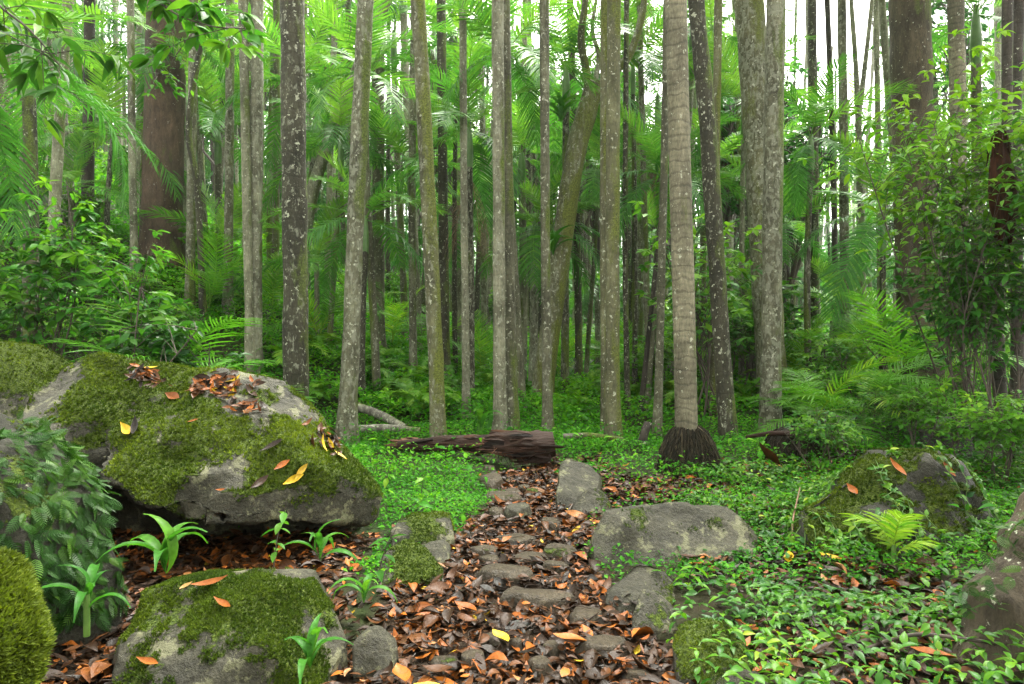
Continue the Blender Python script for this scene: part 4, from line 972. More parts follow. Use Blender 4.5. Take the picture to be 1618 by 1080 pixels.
# ------------------------------------------------------------------ far palms
def zone(px):
    ms = [m for m in MARKS if True]
    a = [m for m in ms if m[0] <= px]; b = [m for m in ms if m[0] > px]
    return (a[-1][2] if a else None), (b[0][2] if b else None)
BIGM = [(0, 'edge trunk'), (140, 'shady trunk'), (260, 'massive red trunk'), (400, 'pale pair'), (466, 'stout dark trunk'), (562, 'bending trunk'), (680, 'moss sided trunk'), (795, 'touching pair'), (890, 'mossy tree'), (968, 'crossing trunks'), (1078, 'ringed palm'), (1130, 'dark leaning trunk'), (1220, 'grey lichened trunk'), (1333, 'flecked pole'), (1450, 'buttressed trunk'), (1516, 'grey ringed trunk'), (1600, 'bare stem')]
def between(px):
    a = [n for q, n in BIGM if q <= px]; b = [n for q, n in BIGM if q > px]
    if not a: return 'beyond the leafy shrub by the ' + b[0]
    if not b: return 'past the ' + a[-1]
    return f'between the {a[-1]} and the {b[0]}'
taken = [(wx(m[0], m[1]), m[1]) for m in MARKS]
cnt = 0; tries = 0
while cnt < 190 and tries < 4000:
    tries += 1
    d = math.sqrt(random.uniform(12.5 ** 2, 46 ** 2)) if cnt > 60 else random.uniform(12.5, 24)
    x = random.uniform(-.80, .80) * d
    if any((x - a) ** 2 + (d - b) ** 2 < .8 for a, b in taken): continue
    taken.append((x, d)); px = x / d * F + 809
    tall = random.random() < (.38 if cnt < 140 else 1)
    g = tz(x, d)
    topz = wz(0, d) - g
    gap = 1240 < px < 1420 or 960 < px < 1060
    if tall: H = random.uniform(10, 17)
    else: H = random.uniform(2.5, 9) * (1 if d < 25 else 1.25)
    if gap and d > 16: H = min(H, random.uniform(3, 8)) if random.random() < .6 else H
    crown = H < topz + 1.2
    far = d > 20
    depth = 'near' if d < 19 else 'distant' if d < 30 else 'farthest'
    style = 'slim bare trunk of a tall palm' if not crown else ('low feathery palm' if wz(0, d) - g > 2.2 * H else 'high crowned feathery palm' if H > 9 else 'mid height feathery palm')
    mt = random.choices(['bark_pale', 'bark_grey', 'bark_dark', 'bark_black'], [.3, .4, .22, .08])[0]
    grp = f'{depth} palms ({style}) {between(px)}'
    dw = {'near': 'nearer', 'distant': 'hazy', 'farthest': 'misty'}[depth]
    palm(x, d, H, random.uniform(.065, .105) if cnt < 140 else random.uniform(.045, .07), mt, f'{dw} {style} {between(px)}'.replace('slim bare trunk of a tall palm', 'slim bare palm trunk'), grp, nf=9 if not far else 8, far=far, fs=random.uniform(.62, .9), lean=(random.gauss(0, .018), random.gauss(0, .018)), dead=1 if random.random() < .1 else 0, seed=cnt, crown=crown)
    cnt += 1

for k, (px, cy, d, fs) in enumerate([(520, 205, 12.5, .8), (478, 120, 13, .85), (652, 245, 12.8, .75), (872, 335, 13, .65), (1002, 85, 13.5, .85), (1172, 150, 13, .8), (1190, 420, 12.8, .6), (1240, 335, 13.4, .7), (500, 350, 12.6, .65), (1335, 425, 12.4, .65), (170, 150, 13.5, .85), (112, 235, 13, .7), (925, 260, 14.5, .8), (720, 60, 14, .9), (1130, 40, 14, .9), (330, 60, 14, .9), (1490, 240, 13, .8)]):
    palm_at(px, cy, d, None, .055, ['bark_grey', 'bark_dark', 'bark_pale'][k % 3], f'{["slender", "dark stemmed", "pale stemmed"][k % 3]} full crowned palm {between(px)}', nf=11, fs=fs, dead=1 if k % 6 == 4 else 0, group=f'full crowned palms {between(px)}')
# ------------------------------------------------------------------ shrubs and broadleaf crowns
def shrub_parts(seed, cx, radii, nst, ntw, nlf, lsz, T, mat, spread=.3, base=(0, 0, 0), droop=.35, tintb=.45, stemw=.012, clus=5, lump=.45):
    """stems from base, twigs ending inside an ellipsoid at cx, leaves alternate along each twig's outer half with a rosette at the tip"""
    r = np.random.default_rng(seed); st = MB(); lf = MB()
    cx = np.array(cx, float); radii = np.array(radii, float)
    stems = []
    for k in range(nst):
        e = cx + r.normal(0, .45, 3) * radii * np.array([1, 1, .9])
        b = np.array(base) + np.append(r.normal(0, spread, 2), 0)
        m = (b + e) / 2 + np.append(r.normal(0, .12, 2), .1)
        c = curve([b, m, e], 12); stems.append(c)
        tube(st, c, np.linspace(stemw, stemw * .4, 12), 6, .5)
    pos = []; az = []; pit = []; sz = []; ti = []
    for k in range(ntw):
        c = stems[r.integers(nst)]; i = r.integers(3, 12); a = c[i]
        v = r.normal(0, 1, 3); v /= np.linalg.norm(v); 
        e = cx + v * radii * r.uniform(.45, 1.05) * (1 + lump * float(vnoise(np.array([v * 2.2 + seed]))[0]))
        if np.linalg.norm(e - a) > radii.max() * 1.1: e = a + (e - a) * .6
        m = (a + e) / 2 + np.array([0, 0, .12 * np.linalg.norm(e - a)])
        tw = curve([a, m, e], 8); tube(st, tw, np.linspace(stemw * .35, stemw * .12, 8), 4, .5)
        d = tw[-1] - tw[-3]; baz = math.atan2(-d[0], d[1]); tb = np.clip(tintb + r.normal(0, .16) + .25 * (e[2] - cx[2]) / radii[2] * .6, 0, 1)
        for j in range(nlf):
            u = .35 + .65 * j / max(1, nlf - 1); q = tw[int(u * 7)]
            side = (1 if j % 2 else -1) * r.uniform(.6, 1.2) if j < nlf - 1 else 0
            pos.append(q); az.append(baz + side); pit.append(r.normal(-.12, .3)); sz.append(lsz * r.uniform(.65, 1.25)); ti.append(tb + r.normal(0, .12))
        for j in range(clus):
            pos.append(tw[-1]); az.append(baz + (j / clus - .5) * 5.2 + r.normal(0, .2)); pit.append(r.normal(.05, .3)); sz.append(lsz * r.uniform(.7, 1.15)); ti.append(tb + .1 + r.normal(0, .1))
    k = len(pos)
    inst(lf, T, np.array(pos), np.array(az), np.array(pit), r.normal(0, .35, k), np.array(sz), np.clip(ti, 0, 1))
    return st.mesh('stem', M['stem']), lf.mesh('foliage', M[mat])
def shrub(name, label, cat, loc, parts, rot=0, sc=1, group=None):
    o = thing(name, label, cat, loc, (0, 0, rot), group)
    link('branches', parts[0], o, scale=(sc,) * 3); link('foliage', parts[1], o, scale=(sc,) * 3)
    return o
LB = leafT(4, .44, .3, .16, .5); LS = leafT(3, .42, .3, .15, .48)
g = lambda x, y: (x, y, tz(x, y))
# big shrub by the hill side: four plants share the thicket
x, y = wx(60, 6.5), 6.5
shrub('shrub', 'tall leafy shrub with glossy oval leaves and dark crooked stems, tallest of the thicket', 'shrub', g(x, y), shrub_parts(1, (.1, .1, 2.0), (.8, .6, .8), 5, 60, 7, .13, LB, 'leaf_mid', .15, droop=.3, tintb=.38))
x, y = wx(205, 6.5), 6.5
shrub('shrub', 'leafy shrub reaching up in front of the massive red trunk, with a lime topmost sprig', 'shrub', g(x, y), shrub_parts(2, (.0, 0, 1.75), (.75, .5, .66), 4, 46, 7, .125, LB, 'leaf_mid', .12, tintb=.4))
x, y = wx(230, 6.1), 6.1
shrub('shrub', 'dark glossy low shrub right behind the crest of the huge boulder', 'shrub', g(x, y), shrub_parts(3, (.1, 0, 1.28), (.62, .4, .32), 4, 55, 7, .115, LB, 'leaf_dark', .12, tintb=.4))
x, y = wx(-60, 6.2), 6.2
shrub('shrub', 'leafy shrub cut off by the outer edge above the mossy boulders', 'shrub', g(x, y), shrub_parts(4, (.1, 0, 1.7), (.6, .5, .6), 3, 50, 7, .12, LB, 'leaf_mid', .12, tintb=.55))
# lime shrub on the other side
x, y = wx(1530, 7.2), 7.2
shrub('shrub', 'tall lime leaved shrub glowing beside the huge buttressed trunk', 'shrub', g(x, y), shrub_parts(6, (-.15, 0, 3.25), (1.45, .8, 1.05), 8, 200, 8, .12, LS, 'leaf_lime', .2, tintb=.62))
x, y = wx(1560, 7.0), 7.0
shrub('shrub', 'dense dark glossy shrub below the lime leaved shrub', 'shrub', g(x, y), shrub_parts(7, (-.15, 0, 2.0), (1.1, .6, .8), 5, 130, 8, .115, LS, 'leaf_mid', .2, tintb=.36))
x, y = wx(1680, 6.6), 6.6
shrub('shrub', 'lime leaved shrub cut off by the outer edge behind the buttress root', 'shrub', g(x, y), shrub_parts(8, (.0, 0, 2.6), (.8, .6, 1.3), 5, 140, 8, .115, LS, 'leaf_mid', .2, tintb=.4))
# overhanging leafy branch at the top
def branch_spray(label, pts, tw, lsz, seed, mat='leaf_mid', T=LB):
    r = np.random.default_rng(seed); st = MB(); lf = MB(); c = curve(pts, 30)
    o = np.array(pts[0]); tube(st, c - o, np.linspace(.012, .003, 30), 6)
    pos, az, pit, sz, ti = [], [], [], [], []
    for k in range(tw):
        a = c[r.integers(5, 30)]; e = a + np.array([r.normal(0, .22), r.normal(0, .18), r.normal(-.08, .16)])
        t_ = curve([a, (a + e) / 2 + [0, 0, .03], e], 6); tube(st, t_ - o, np.linspace(.004, .0015, 6), 4)
        d = e - a; b = math.atan2(-d[0], d[1])
        for j in range(8):
            pos.append(t_[-1] if j > 3 else t_[2 + j % 4]); az.append(b + r.normal(0, 1.0)); pit.append(r.normal(-.35, .3)); sz.append(lsz * r.uniform(.7, 1.2)); ti.append(r.normal(.5, .2))
    inst(lf, T, np.array(pos) - o, np.array(az), np.array(pit), r.normal(0, .4, len(pos)), np.array(sz), np.clip(ti, 0, 1))
    R = thing('leafy_branch', label, 'branch', o)
    link('twigs', st.mesh('stem', M['stem']), R); link('foliage', lf.mesh('foliage', M[mat]), R)
branch_spray('overhanging leafy branch dangling large leaves before the massive red trunk', [P(120, -160, 5.0), P(200, -60, 4.8), P(260, 10, 4.7), P(330, 40, 4.6), P(395, 45, 4.5)], 26, .15, 3)
branch_spray('drooping leafy branch of long leaves in the upper corner above the shrub', [P(-80, -80, 4.4), P(-10, 0, 4.3), P(50, 50, 4.2), P(100, 110, 4.2)], 20, .17, 5, 'leaf_dark', leafT(5, .28, .4, .15, .4))
branch_spray('small leafy spray hanging against the massive red trunk', [P(330, 20, 9), P(290, 70, 9), P(262, 110, 9), P(240, 125, 9)], 20, .10, 8, 'leaf_mid')

# understory bushes on the slopes
UB = [shrub_parts(30 + k, (0, 0, h), (w, w, h * .55), 4, n, 6, ls, LL if ls > .1 else LS, m_, .15, tintb=tb) for k, (h, w, n, ls, m_, tb) in enumerate([
    (.8, .7, 60, .11, 'leaf_mid', .5), (1.3, .9, 90, .12, 'leaf_mid', .42), (.5, .55, 45, .085, 'leaf_lime', .45), (1.7, 1.0, 90, .12, 'leaf_mid', .6), (1.0, .8, 70, .13, 'leaf_lime', .35)])]
n = 0; t_ = 0
LOWB = []
while n < 66 and t_ < 4000:
    t_ += 1
    d = random.uniform(9.5, 14) if n < 25 else random.uniform(12, 34)
    x = random.uniform(-.82, .82) * d
    if d < 16 and -5.2 < x < 2.5: continue
    if any((x - a) ** 2 + (d - b) ** 2 < .35 for a, b in taken): continue
    taken.append((x, d)); px = x / d * F + 809
    k = random.choices(range(5), [2.5, 2, 4, 1, 4])[0]
    kind = ['round green bush', 'spreading green bush', 'low lime bush', 'tall open bush', 'loose lime bush'][k]
    dw = 'nearer' if d < 15 else 'hazy' if d < 24 else 'far off'
    shrub('understory_bush', f'{dw} {kind} {between(px)}', 'bush', g(x, d), UB[k], random.random() * 6.28, random.uniform(.8, 1.35), f'{dw} {kind} {between(px)}')
    n += 1

# tall broadleaf trees closing the background
def crown_tree(seed, H, R_, mat, n=90):
    st, lf = shrub_parts(seed, (0, 0, H), (R_, R_, R_ * 1.15), 6, n, 9, .26, LL, mat, .02, tintb=.45, stemw=.07, clus=7, base=(0, 0, H * .35))
    tr = trunk_mesh(H * .95, 'bark_grey', .13, seed, .2)[0]
    return tr, st, lf
CT = [crown_tree(60, 6, 2.0, 'far_leaf', 110), crown_tree(61, 9, 2.4, 'leaf_mid', 130), crown_tree(62, 12, 2.6, 'far_leaf', 130), crown_tree(63, 7.5, 2.2, 'leaf_dark', 120), crown_tree(64, 10.5, 2.3, 'leaf_mid', 110)]
n = 0; t_ = 0
while n < 46 and t_ < 3000:
    t_ += 1
    d = random.uniform(17, 46); x = random.uniform(-.8, .8) * d; px = x / d * F + 809
    if any((x - a) ** 2 + (d - b) ** 2 < 1.2 for a, b in taken): continue
    k = random.randrange(5)
    if (1230 < px < 1420 or 960 < px < 1060) and [6, 9, 12, 7.5, 10.5][k] > 8: continue
    taken.append((x, d))
    kind = ['small round crowned', 'full crowned', 'tall loose crowned', 'dark crowned', 'tall green crowned'][k]
    dw = 'nearer' if d < 24 else 'hazy' if d < 34 else 'misty'
    o = thing('broadleaf_tree', f'{dw} {kind} broadleaf tree {between(px)}', 'tree', g(x, d), (0, 0, random.random() * 6.28), f'{dw} {kind} broadleaf trees {between(px)}')
    s = random.uniform(.85, 1.2)
    link('trunk', CT[k][0], o, scale=(s,) * 3); link('branches', CT[k][1], o, scale=(s,) * 3); link('crown', CT[k][2], o, scale=(s,) * 3)
    n += 1

# the forest beyond: one mass
mb = MB(); tb = MB()
fl = []
for k in range(4):
    q = MB(); frond_mesh(q, L=2.6, n=8, ll=.75, e0=.3 - .3 * k, e1=-.9 - .15 * k, seg=1, w=.16, droop=.5, seed=k, rw=.02); 
    fl.append((np.concatenate(q.V), q.Fs[0]))
N_ = 5200
dd = np.sqrt(rng.uniform(40 ** 2, 72 ** 2, N_)); xx = rng.uniform(-.85, .85, N_) * dd; px = xx / dd * F + 809
prof = 10 + 7 * fbm(np.stack([px / 160, 0 * px, 0 * px + 2], -1), 3) + 3.0 * (px < 700) - 5.0 * np.exp(-((px - 1330) / 70) ** 2) - 3 * np.exp(-((px - 1010) / 60) ** 2)
hh = rng.random(N_) ** .85 * np.maximum(3, prof) * dd / 52
zz = terrain(xx, dd) + hh
for k in range(4):
    s = np.arange(N_) % 4 == k; m_ = s.sum()
    inst(mb, fl[k], np.stack([xx[s], dd[s], zz[s]], -1), rng.random(m_) * 6.28, rng.uniform(-.3, .9, m_), 0, rng.uniform(.8, 1.5, m_), np.clip(rng.normal(.45, .2, m_), 0, 1))
N2 = 46000
d2 = np.sqrt(rng.uniform(36 ** 2, 74 ** 2, N2)); x2 = rng.uniform(-.85, .85, N2) * d2; p2 = x2 / d2 * F + 809
pr2 = 7 + 6 * fbm(np.stack([p2 / 120, 0 * p2, 0 * p2 + 8], -1), 3) + 3.0 * (p2 < 700) - 4.0 * np.exp(-((p2 - 1330) / 70) ** 2)
h2 = np.where(rng.random(N2) < .5, rng.random(N2) * 4.5, rng.random(N2) ** 1.2 * np.maximum(2.5, pr2))
inst(mb, LL, np.stack([x2, d2, terrain(x2, d2) + h2 * d2 / 52], -1), rng.random(N2) * 6.28, rng.normal(-.2, .5, N2), rng.normal(0, .5, N2), rng.uniform(.35, .8, N2), np.clip(.4 + .3 * fbm(np.stack([x2 * .4, d2 * .4, h2 * .4], -1)) + rng.normal(0, .15, N2), 0, 1))
tag(link('distant_forest', mb.mesh('distant_forest', M['far_leaf'])), 'misty wall of far palm fronds and leaves closing the view behind the trunks', 'forest', None, 'stuff')
for k in range(420):
    d = rng.uniform(38, 72); x = rng.uniform(-.85, .85) * d; z = tz(x, d)
    tube(tb, [(x, d, z), (x + rng.normal(0, .2), d, z + 8), (x + rng.normal(0, .5), d, z + rng.uniform(13, 20))], [.12, .1, .08], 6)
tag(link('distant_trunks', tb.mesh('distant_trunks', M['bark_pale'])), 'countless thin grey trunks of the misty far forest', 'forest', None, 'stuff')

# ------------------------------------------------------------------ ferns, palm seedlings, juvenile palms
spots = [(505, 610, 9.8), (560, 560, 11.5), (630, 560, 11), (650, 600, 10.5), (500, 560, 12), (720, 600, 12), (455, 560, 11), (770, 580, 13), (930, 600, 13), (1010, 630, 12), (905, 640, 11), (340, 560, 9.5), (440, 600, 9), (1060, 620, 12), (1180, 620, 11), (1250, 640, 9.5), (830, 600, 13), (670, 640, 10), (585, 570, 11.5), (655, 560, 12), (690, 550, 13), (480, 600, 9.6), (745, 560, 14), (600, 545, 12.5), (1085, 610, 11), (1240, 600, 11)]
for k, (px, py, d) in enumerate(spots):
    x = wx(px, d)
    o = link('fern', FERNS[k % 3], None, (x, d, tz(x, d) + .1), (random.gauss(0, .1), random.gauss(0, .1), random.random() * 6.28), (random.uniform(.7, 1.15),) * 3)
    nm = between(px).replace('between', 'growing between')
    tag(o, f'{["bright arching", "yellowish spreading", "full green"][k % 3]} fern {nm}', 'fern', f'{["bright arching", "yellowish spreading", "full green"][k % 3]} ferns {nm}')
def rosette(name, label, cat, loc, n, lib, sc, e0=1.2, e1=.1, seed=0, group=None, stem=.25, fname='frond', az0=None):
    r = random.Random(seed); o = thing(name, label, cat, loc, (0, 0, r.random() * 6.28 if az0 is None else az0), group)
    for k in range(n):
        u = k / max(1, n - 1)
        link(fname, lib[r.randrange(len(lib))], o, (0, 0, stem * r.uniform(.3, 1)), (e0 + (e1 - e0) * u + r.gauss(0, .1), r.gauss(0, .1), k * 2.4 + r.gauss(0, .25)), (sc * r.uniform(.8, 1.15),) * 3)
    if stem > .1:
        mb = MB(); tube(mb, [(0, 0, -.05), (0, 0, stem)], [.02 * sc + .008, .012], 8); link('stem', mb.mesh('stem', M['greenstem']), o)
    return o
rosette('young_palm', 'young palm sending lime feather fronds out from behind the huge boulder', 'palm', g(wx(270, 6.3), 6.3), 9, FRB, 1.0, 1.1, .3, 2, stem=.9)
rosette('young_palm', 'young palm arching narrow fronds over the crest of the huge boulder, beside the pale pair', 'palm', g(wx(335, 6.8), 6.8), 8, FRB, .9, 1.0, .2, 3, stem=.45)
rosette('young_palm', 'young palm with weeping fronds by the foot of the straight grey trunk', 'palm', g(wx(1290, 8.2), 8.2), 9, FRB, .95, .9, .1, 5, stem=.4)
rosette('young_palm', 'bright young palm fountaining in front of the huge buttressed trunk', 'palm', g(wx(1365, 7.9), 7.9), 10, FRB, .95, .9, .0, 6, stem=.4)
rosette('young_palm', 'young palm with long fronds rising toward the huge buttressed trunk', 'palm', g(wx(1420, 9.0), 9.0), 9, FRB, 1.1, .95, .2, 7, stem=.9)
rosette('young_palm', 'young palm tucked under the dense dark glossy shrub', 'palm', g(wx(1480, 7.6), 7.6), 8, FRB, .9, 1.1, .2, 8, stem=.3)
for k, (px, d) in enumerate([(505, 12.5), (620, 14), (430, 13), (760, 14.5), (1000, 14), (1120, 13), (1180, 14), (1255, 12), (1340, 11), (690, 15), (880, 15), (550, 15.5), (940, 16), (330, 12), (1560, 10), (1430, 13)]):
    rosette('young_palm', f'trunkless young palm in the undergrowth {between(px)}', 'palm', g(wx(px, d), d), 8, FRB, 1.2, 1.25, .3, 40 + k, f'young palms {between(px)}', stem=.3)
# pleated strap leaved seedlings near the camera
def strap(k):
    mb = MB(); V, Q = leafT(9, .15, 0, .25, .4)
    t = V[:, 1].copy(); e0, e1 = 1.15, -.9 - .15 * k
    tt = np.linspace(0, 1, 60); an = e0 + (e1 - e0) * tt ** 1.1
    yy = np.cumsum(np.cos(an)) / 60; zz = np.cumsum(np.sin(an)) / 60
    h = V[:, 2].copy(); V[:, 1] = np.interp(t, tt, yy); V[:, 2] = np.interp(t, tt, zz) + h
    mb.add(V, Q, .36 + .12 * k); return mb.mesh('leaf', M['leaf_mid'])
STR = [strap(k) for k in range(3)]
rosette('palm_seedling', 'broad leaved palm seedling with a folded spear, wedged behind the squat boulder', 'seedling', P(262, 915, 3.1), 8, STR, .34, 1.0, -.15, 3, fname='leaf', stem=.06)
rosette('palm_seedling', 'palm seedling rising from dead leaves between the fern boulder and the squat boulder', 'seedling', P(137, 985, 2.75), 7, STR, .24, .8, -.2, 4, fname='leaf', stem=.12)
rosette('palm_seedling', 'palm seedling growing against the path side of the squat boulder', 'seedling', P(490, 1065, 2.45), 7, STR, .22, 1.0, .0, 5, fname='leaf', stem=.05)
rosette('palm_seedling', 'palm seedling sprouting behind the squat boulder near the path', 'seedling', P(505, 895, 3.3), 7, STR, .24, .9, -.2, 6, fname='leaf', stem=.06)
rosette('palm_seedling', 'pale strap leaved seedling standing behind the rotting log', 'seedling', g(wx(760, 8.3), 8.3), 7, STR, .5, 1.3, .5, 7, fname='leaf', stem=.2)
rosette('palm_seedling', 'small drooping seedling at the path edge below the rounded mossy rock', 'seedling', P(575, 965, 3.0), 6, STR, .2, .6, -.4, 8, fname='leaf', stem=.1)
mb = MB(); frond_mesh(mb, L=.42, n=12, ll=.24, e0=.5, e1=-.7, seg=3, w=.026, droop=.55, seed=4, petiole=.22, tint=.85, rw=.006); YF = mb.mesh('frond', M['frond_bright'])
rosette('palm_seedling', 'yellow green palm seedling with one fan of fronds before the vine covered boulder', 'seedling', g(wx(1412, 3.9), 3.9), 5, [YF], .62, 1.1, .4, 12, stem=.14, az0=.6)
# sapling sprig with paired leaves on the squat boulder and other small sprigs
def sprig(label, loc, h, ls, n, seed, lean=(.1, 0), mat='leaf_mid'):
    r = np.random.default_rng(seed); st = MB(); lf = MB()
    c = curve([(0, 0, -.03), (lean[0] * .4, lean[1] * .4, h * .55), (lean[0], lean[1], h)], 10); tube(st, c, np.linspace(.004, .0015, 10), 5)
    for j in range(n):
        q = c[int(2 + 7.9 * j / max(1, n))]
        for s in (0, 1):
            inst(lf, LB, q[None], np.array([j * .9 + s * 3.14 + r.normal(0, .2)]), r.normal(-.05, .2, 1), r.normal(0, .3, 1), ls * r.uniform(.7, 1.15), np.array([np.clip(r.normal(.5, .15), 0, 1)]))
    o = thing('sapling_sprig', label, 'sapling', loc)
    link('stem', st.mesh('stem', M['stem']), o); link('leaf', lf.mesh('leaf', M[mat]), o)
sprig('thin sapling sprig with paired leaves before the dark overhang of the huge boulder', P(432, 888, 3.2), .26, .075, 5, 1, (.06, 0))
sprig('sapling with two big glossy leaves over the rounded mossy rock', P(595, 915, 3.5), .26, .11, 3, 2, (.1, 0))
sprig('yellowish broad leaf sprig in the herbs near the corner of the huge boulder', P(610, 760, 5.2), .16, .09, 4, 3, (.05, 0), 'leaf_lime')
sprig('lime leaf sprig standing alone in the herbs above the flat topped block', P(665, 785, 5.3), .18, .1, 4, 4, (.03, 0), 'leaf_lime')
sprig('broad leafed sprig at the foot of the long grey boulder', P(1085, 925, 3.6), .12, .10, 3, 5, (.05, 0), 'leaf_lime')
for k, (px, py, d) in enumerate([(1290, 720, 6.5), (1330, 700, 6.9), (1450, 690, 6.8), (1500, 640, 7.0), (1540, 690, 6.2), (1590, 700, 5.8), (1600, 640, 6.4), (1400, 660, 7.4)]):
    x = wx(px, d)
    shrub('understory_bush', ['broad leaved plant by the spare root mound', 'broad leaved plant between the root mound and the bright young palm', 'broad leaved plant directly behind the vine covered boulder', 'lime leaved plant beneath the dense glossy shrub', 'broad leaved plant above the buttress root', 'leafy plant spilling over the buttress root at the outer edge', 'leafy plant under the dark bare stems', 'leafy plant beside the bright young palm fountain'][k], 'bush', g(x, d), UB[[0, 2, 4, 2, 0, 4, 2, 0][k]], k * 1.3, .55)

mb = MB()
for (px_, d_, _), (bx, by) in zip(MARKS, BASES):
    k = 170; a = rng.random(k) * 6.28; q = rng.uniform(.06, .5, k); X, Y = bx + q * np.cos(a), by + q * np.sin(a)
    inst(mb, LH, np.stack([X, Y, terrain(X, Y) + rng.random(k) ** 1.3 * .34 * (1 - q)], -1), rng.random(k) * 6.28, rng.normal(.1, .45, k), rng.normal(0, .4, k), rng.uniform(.025, .06, k), np.clip(rng.normal(.4, .2, k), 0, 1))
tag(link('trunk_foot_herbs', mb.mesh('trunk_foot_herbs', M['herb'])), 'green herbs crowding the feet of the palm trunks', 'ground cover', None, 'stuff')
# birds nest ferns on trunks
for px, py, d, lab in [(886, 195, 11.0, 'nest fern perched high beside the leaning mossy tree'), (1048, 288, 10.6, 'nest fern clinging to a slim trunk near the ringed palm'), (874, 405, 11.2, 'fern clump growing on the bend of the leaning mossy tree')]:
    rosette('nest_fern', lab, 'fern', P(px, py, d), 14, STR, .62, 1.0, .1, int(px), fname='frond', stem=.05)

# ------------------------------------------------------------------ dead wood
def log(name, label, cat, pts, rad, mat, sides=18, noise=.35, nsc=7, cap=True, seg=40, parts=(), noise_x=1.0):
    c0 = np.array(pts[0], float); c = curve(np.array(pts) - c0, seg)
    mb = MB(); r = np.interp(np.linspace(0, 1, seg), np.linspace(0, 1, len(rad)), rad)
    tube(mb, c, r, sides, .5, noise, cap, nsc, 1.0, seed=len(label), xst=noise_x)
    o = link(name, mb.mesh(name, M[mat]), None, c0); tag(o, label, cat); return o, c0
d = 7.5
ax = [P(630, 704, 7.5), P(690, 703, 7.45), P(760, 701, 7.35), P(815, 703, 7.25), P(850, 706, 7.2), P(876, 703, 7.2)]
o, c0 = log('fallen_log', 'rotting red brown log with torn stringy bark lying across the end of the path', 'log', ax, [.05, .075, .09, .12, .145, .12], 'deadwood', 34, .6, 13, noise_x=.1)
AX = curve(ax, 60); RA_ = np.interp(np.linspace(0, 1, 60), [0, .2, .4, .6, .8, 1], [.05, .075, .09, .12, .145, .12])
def splinter(mb, p, d_, l, w, th, tint):
    """flat torn sliver of wood with a pointed end"""
    d_ = d_ / np.linalg.norm(d_); u = np.cross(d_, rng.normal(0, 1, 3)); u /= np.linalg.norm(u); v = np.cross(d_, u)
    ts = [0, .25, .6, .85, 1]; ws = [rng.uniform(.5, 1), 1, rng.uniform(.7, 1), rng.uniform(.2, .7), .05]
    V = []; bow = rng.normal(0, .05)
    for t, q in zip(ts, ws):
        c_ = p + d_ * l * t + v * bow * l * t * (1 - t) * 4 + u * rng.normal(0, .1) * w
        V += [c_ - u * w * q - v * th * q, c_ + u * w * q - v * th * q, c_ + u * w * q * .8 + v * th * q, c_ - u * w * q * .8 + v * th * q]
    Q = [(4 * k + a, 4 * k + (a + 1) % 4, 4 * k + 4 + (a + 1) % 4, 4 * k + 4 + a) for k in range(4) for a in range(4)] + [(3, 2, 1, 0)]
    mb.add(V, Q, tint)
mb = MB()
for k in range(170):
    i_ = rng.integers(2, 58); a = rng.random() * 6.28; tan = AX[i_] - AX[max(0, i_ - 2)]; tan /= np.linalg.norm(tan) * rng.choice([-1, 1])
    off = np.array([0, -math.cos(a), math.sin(a)]) * RA_[i_] * rng.uniform(.82, 1.06)
    big = rng.random() < .3
    splinter(mb, AX[i_] + off - c0, tan * (-1 if i_ > 45 and tan[0] > 0 else 1) + rng.normal(0, .07, 3), rng.uniform(.12, .4), rng.uniform(.010, .022) * (2.2 if big else 1), rng.uniform(.003, .009), float(np.clip(rng.normal(.45, .25), 0, 1)))
link('torn_bark', mb.mesh('torn_bark', M['deadwood'], False), o)
mb = MB()
for k in range(18):
    p0 = np.array(P(rng.uniform(772, 800), rng.uniform(692, 702), 7.32)) + [0, rng.normal(0, .04), 0]
    splinter(mb, p0 - c0, np.array(P(886, rng.uniform(682, 692), 7.22)) - p0 + rng.normal(0, .02, 3), rng.uniform(.35, .56), rng.uniform(.02, .045), rng.uniform(.01, .022), float(np.clip(rng.normal(.5, .25), 0, 1)))
link('broken_slab', mb.mesh('broken_slab', M['deadwood'], False), o)
mb = MB()
for k in range(45):
    x0, z0 = rng.uniform(780, 860), rng.uniform(700, 712); p0 = np.array(P(x0, z0, 7.22))
    q = [p0, p0 + [rng.normal(0, .03), -.05, -.05], p0 + [rng.normal(0, .07), -.05 + rng.normal(0, .02), -rng.uniform(.1, .2)]]
    tube(mb, curve(q, 7) - c0, np.linspace(.005, .002, 7), 4, rng.random())
link('hanging_root', mb.mesh('hanging_root', M['deadwood']), o)
log('fallen_branch', 'grey mossy fallen branch lying level behind the huge boulder', 'branch', [P(560, 678, 8.6), P(610, 676, 8.55), P(664, 680, 8.5)], [.05, .05, .04], 'greywood', 12, .12)
log('fallen_branch', 'pale fallen branch sloping down onto the level mossy branch', 'branch', [P(560, 640, 9.2), P(600, 655, 8.9), P(640, 676, 8.6)], [.06, .055, .05], 'greywood', 12, .12)
log('fallen_branch', 'dark root like branch trailing from the torn end of the rotting log', 'branch', [P(618, 706, 7.5), P(650, 702, 7.45), P(680, 708, 7.4), P(712, 712, 7.4)], [.03, .035, .03, .02], 'deadwood', 10, .3)
log('fallen_branch', 'mossy fallen branch on the herbs beyond the solid end of the log', 'branch', [P(890, 690, 8.2), P(930, 688, 8.2), P(985, 694, 8.1)], [.035, .04, .025], 'greywood', 10, .25)
log('stick', 'dark forked stick leaning over the stones of the path', 'stick', [P(868, 842, 5.0), P(890, 818, 5.1), P(905, 796, 5.3)], [.011, .012, .007], 'stem', 7, .15)
log('stick', 'pale crooked stick lying before the wedge shaped rock', 'stick', [P(918, 813, 5.4), P(950, 808, 5.45), P(968, 800, 5.5), P(990, 782, 5.8)], [.012, .013, .012, .010], 'greywood', 8, .2)
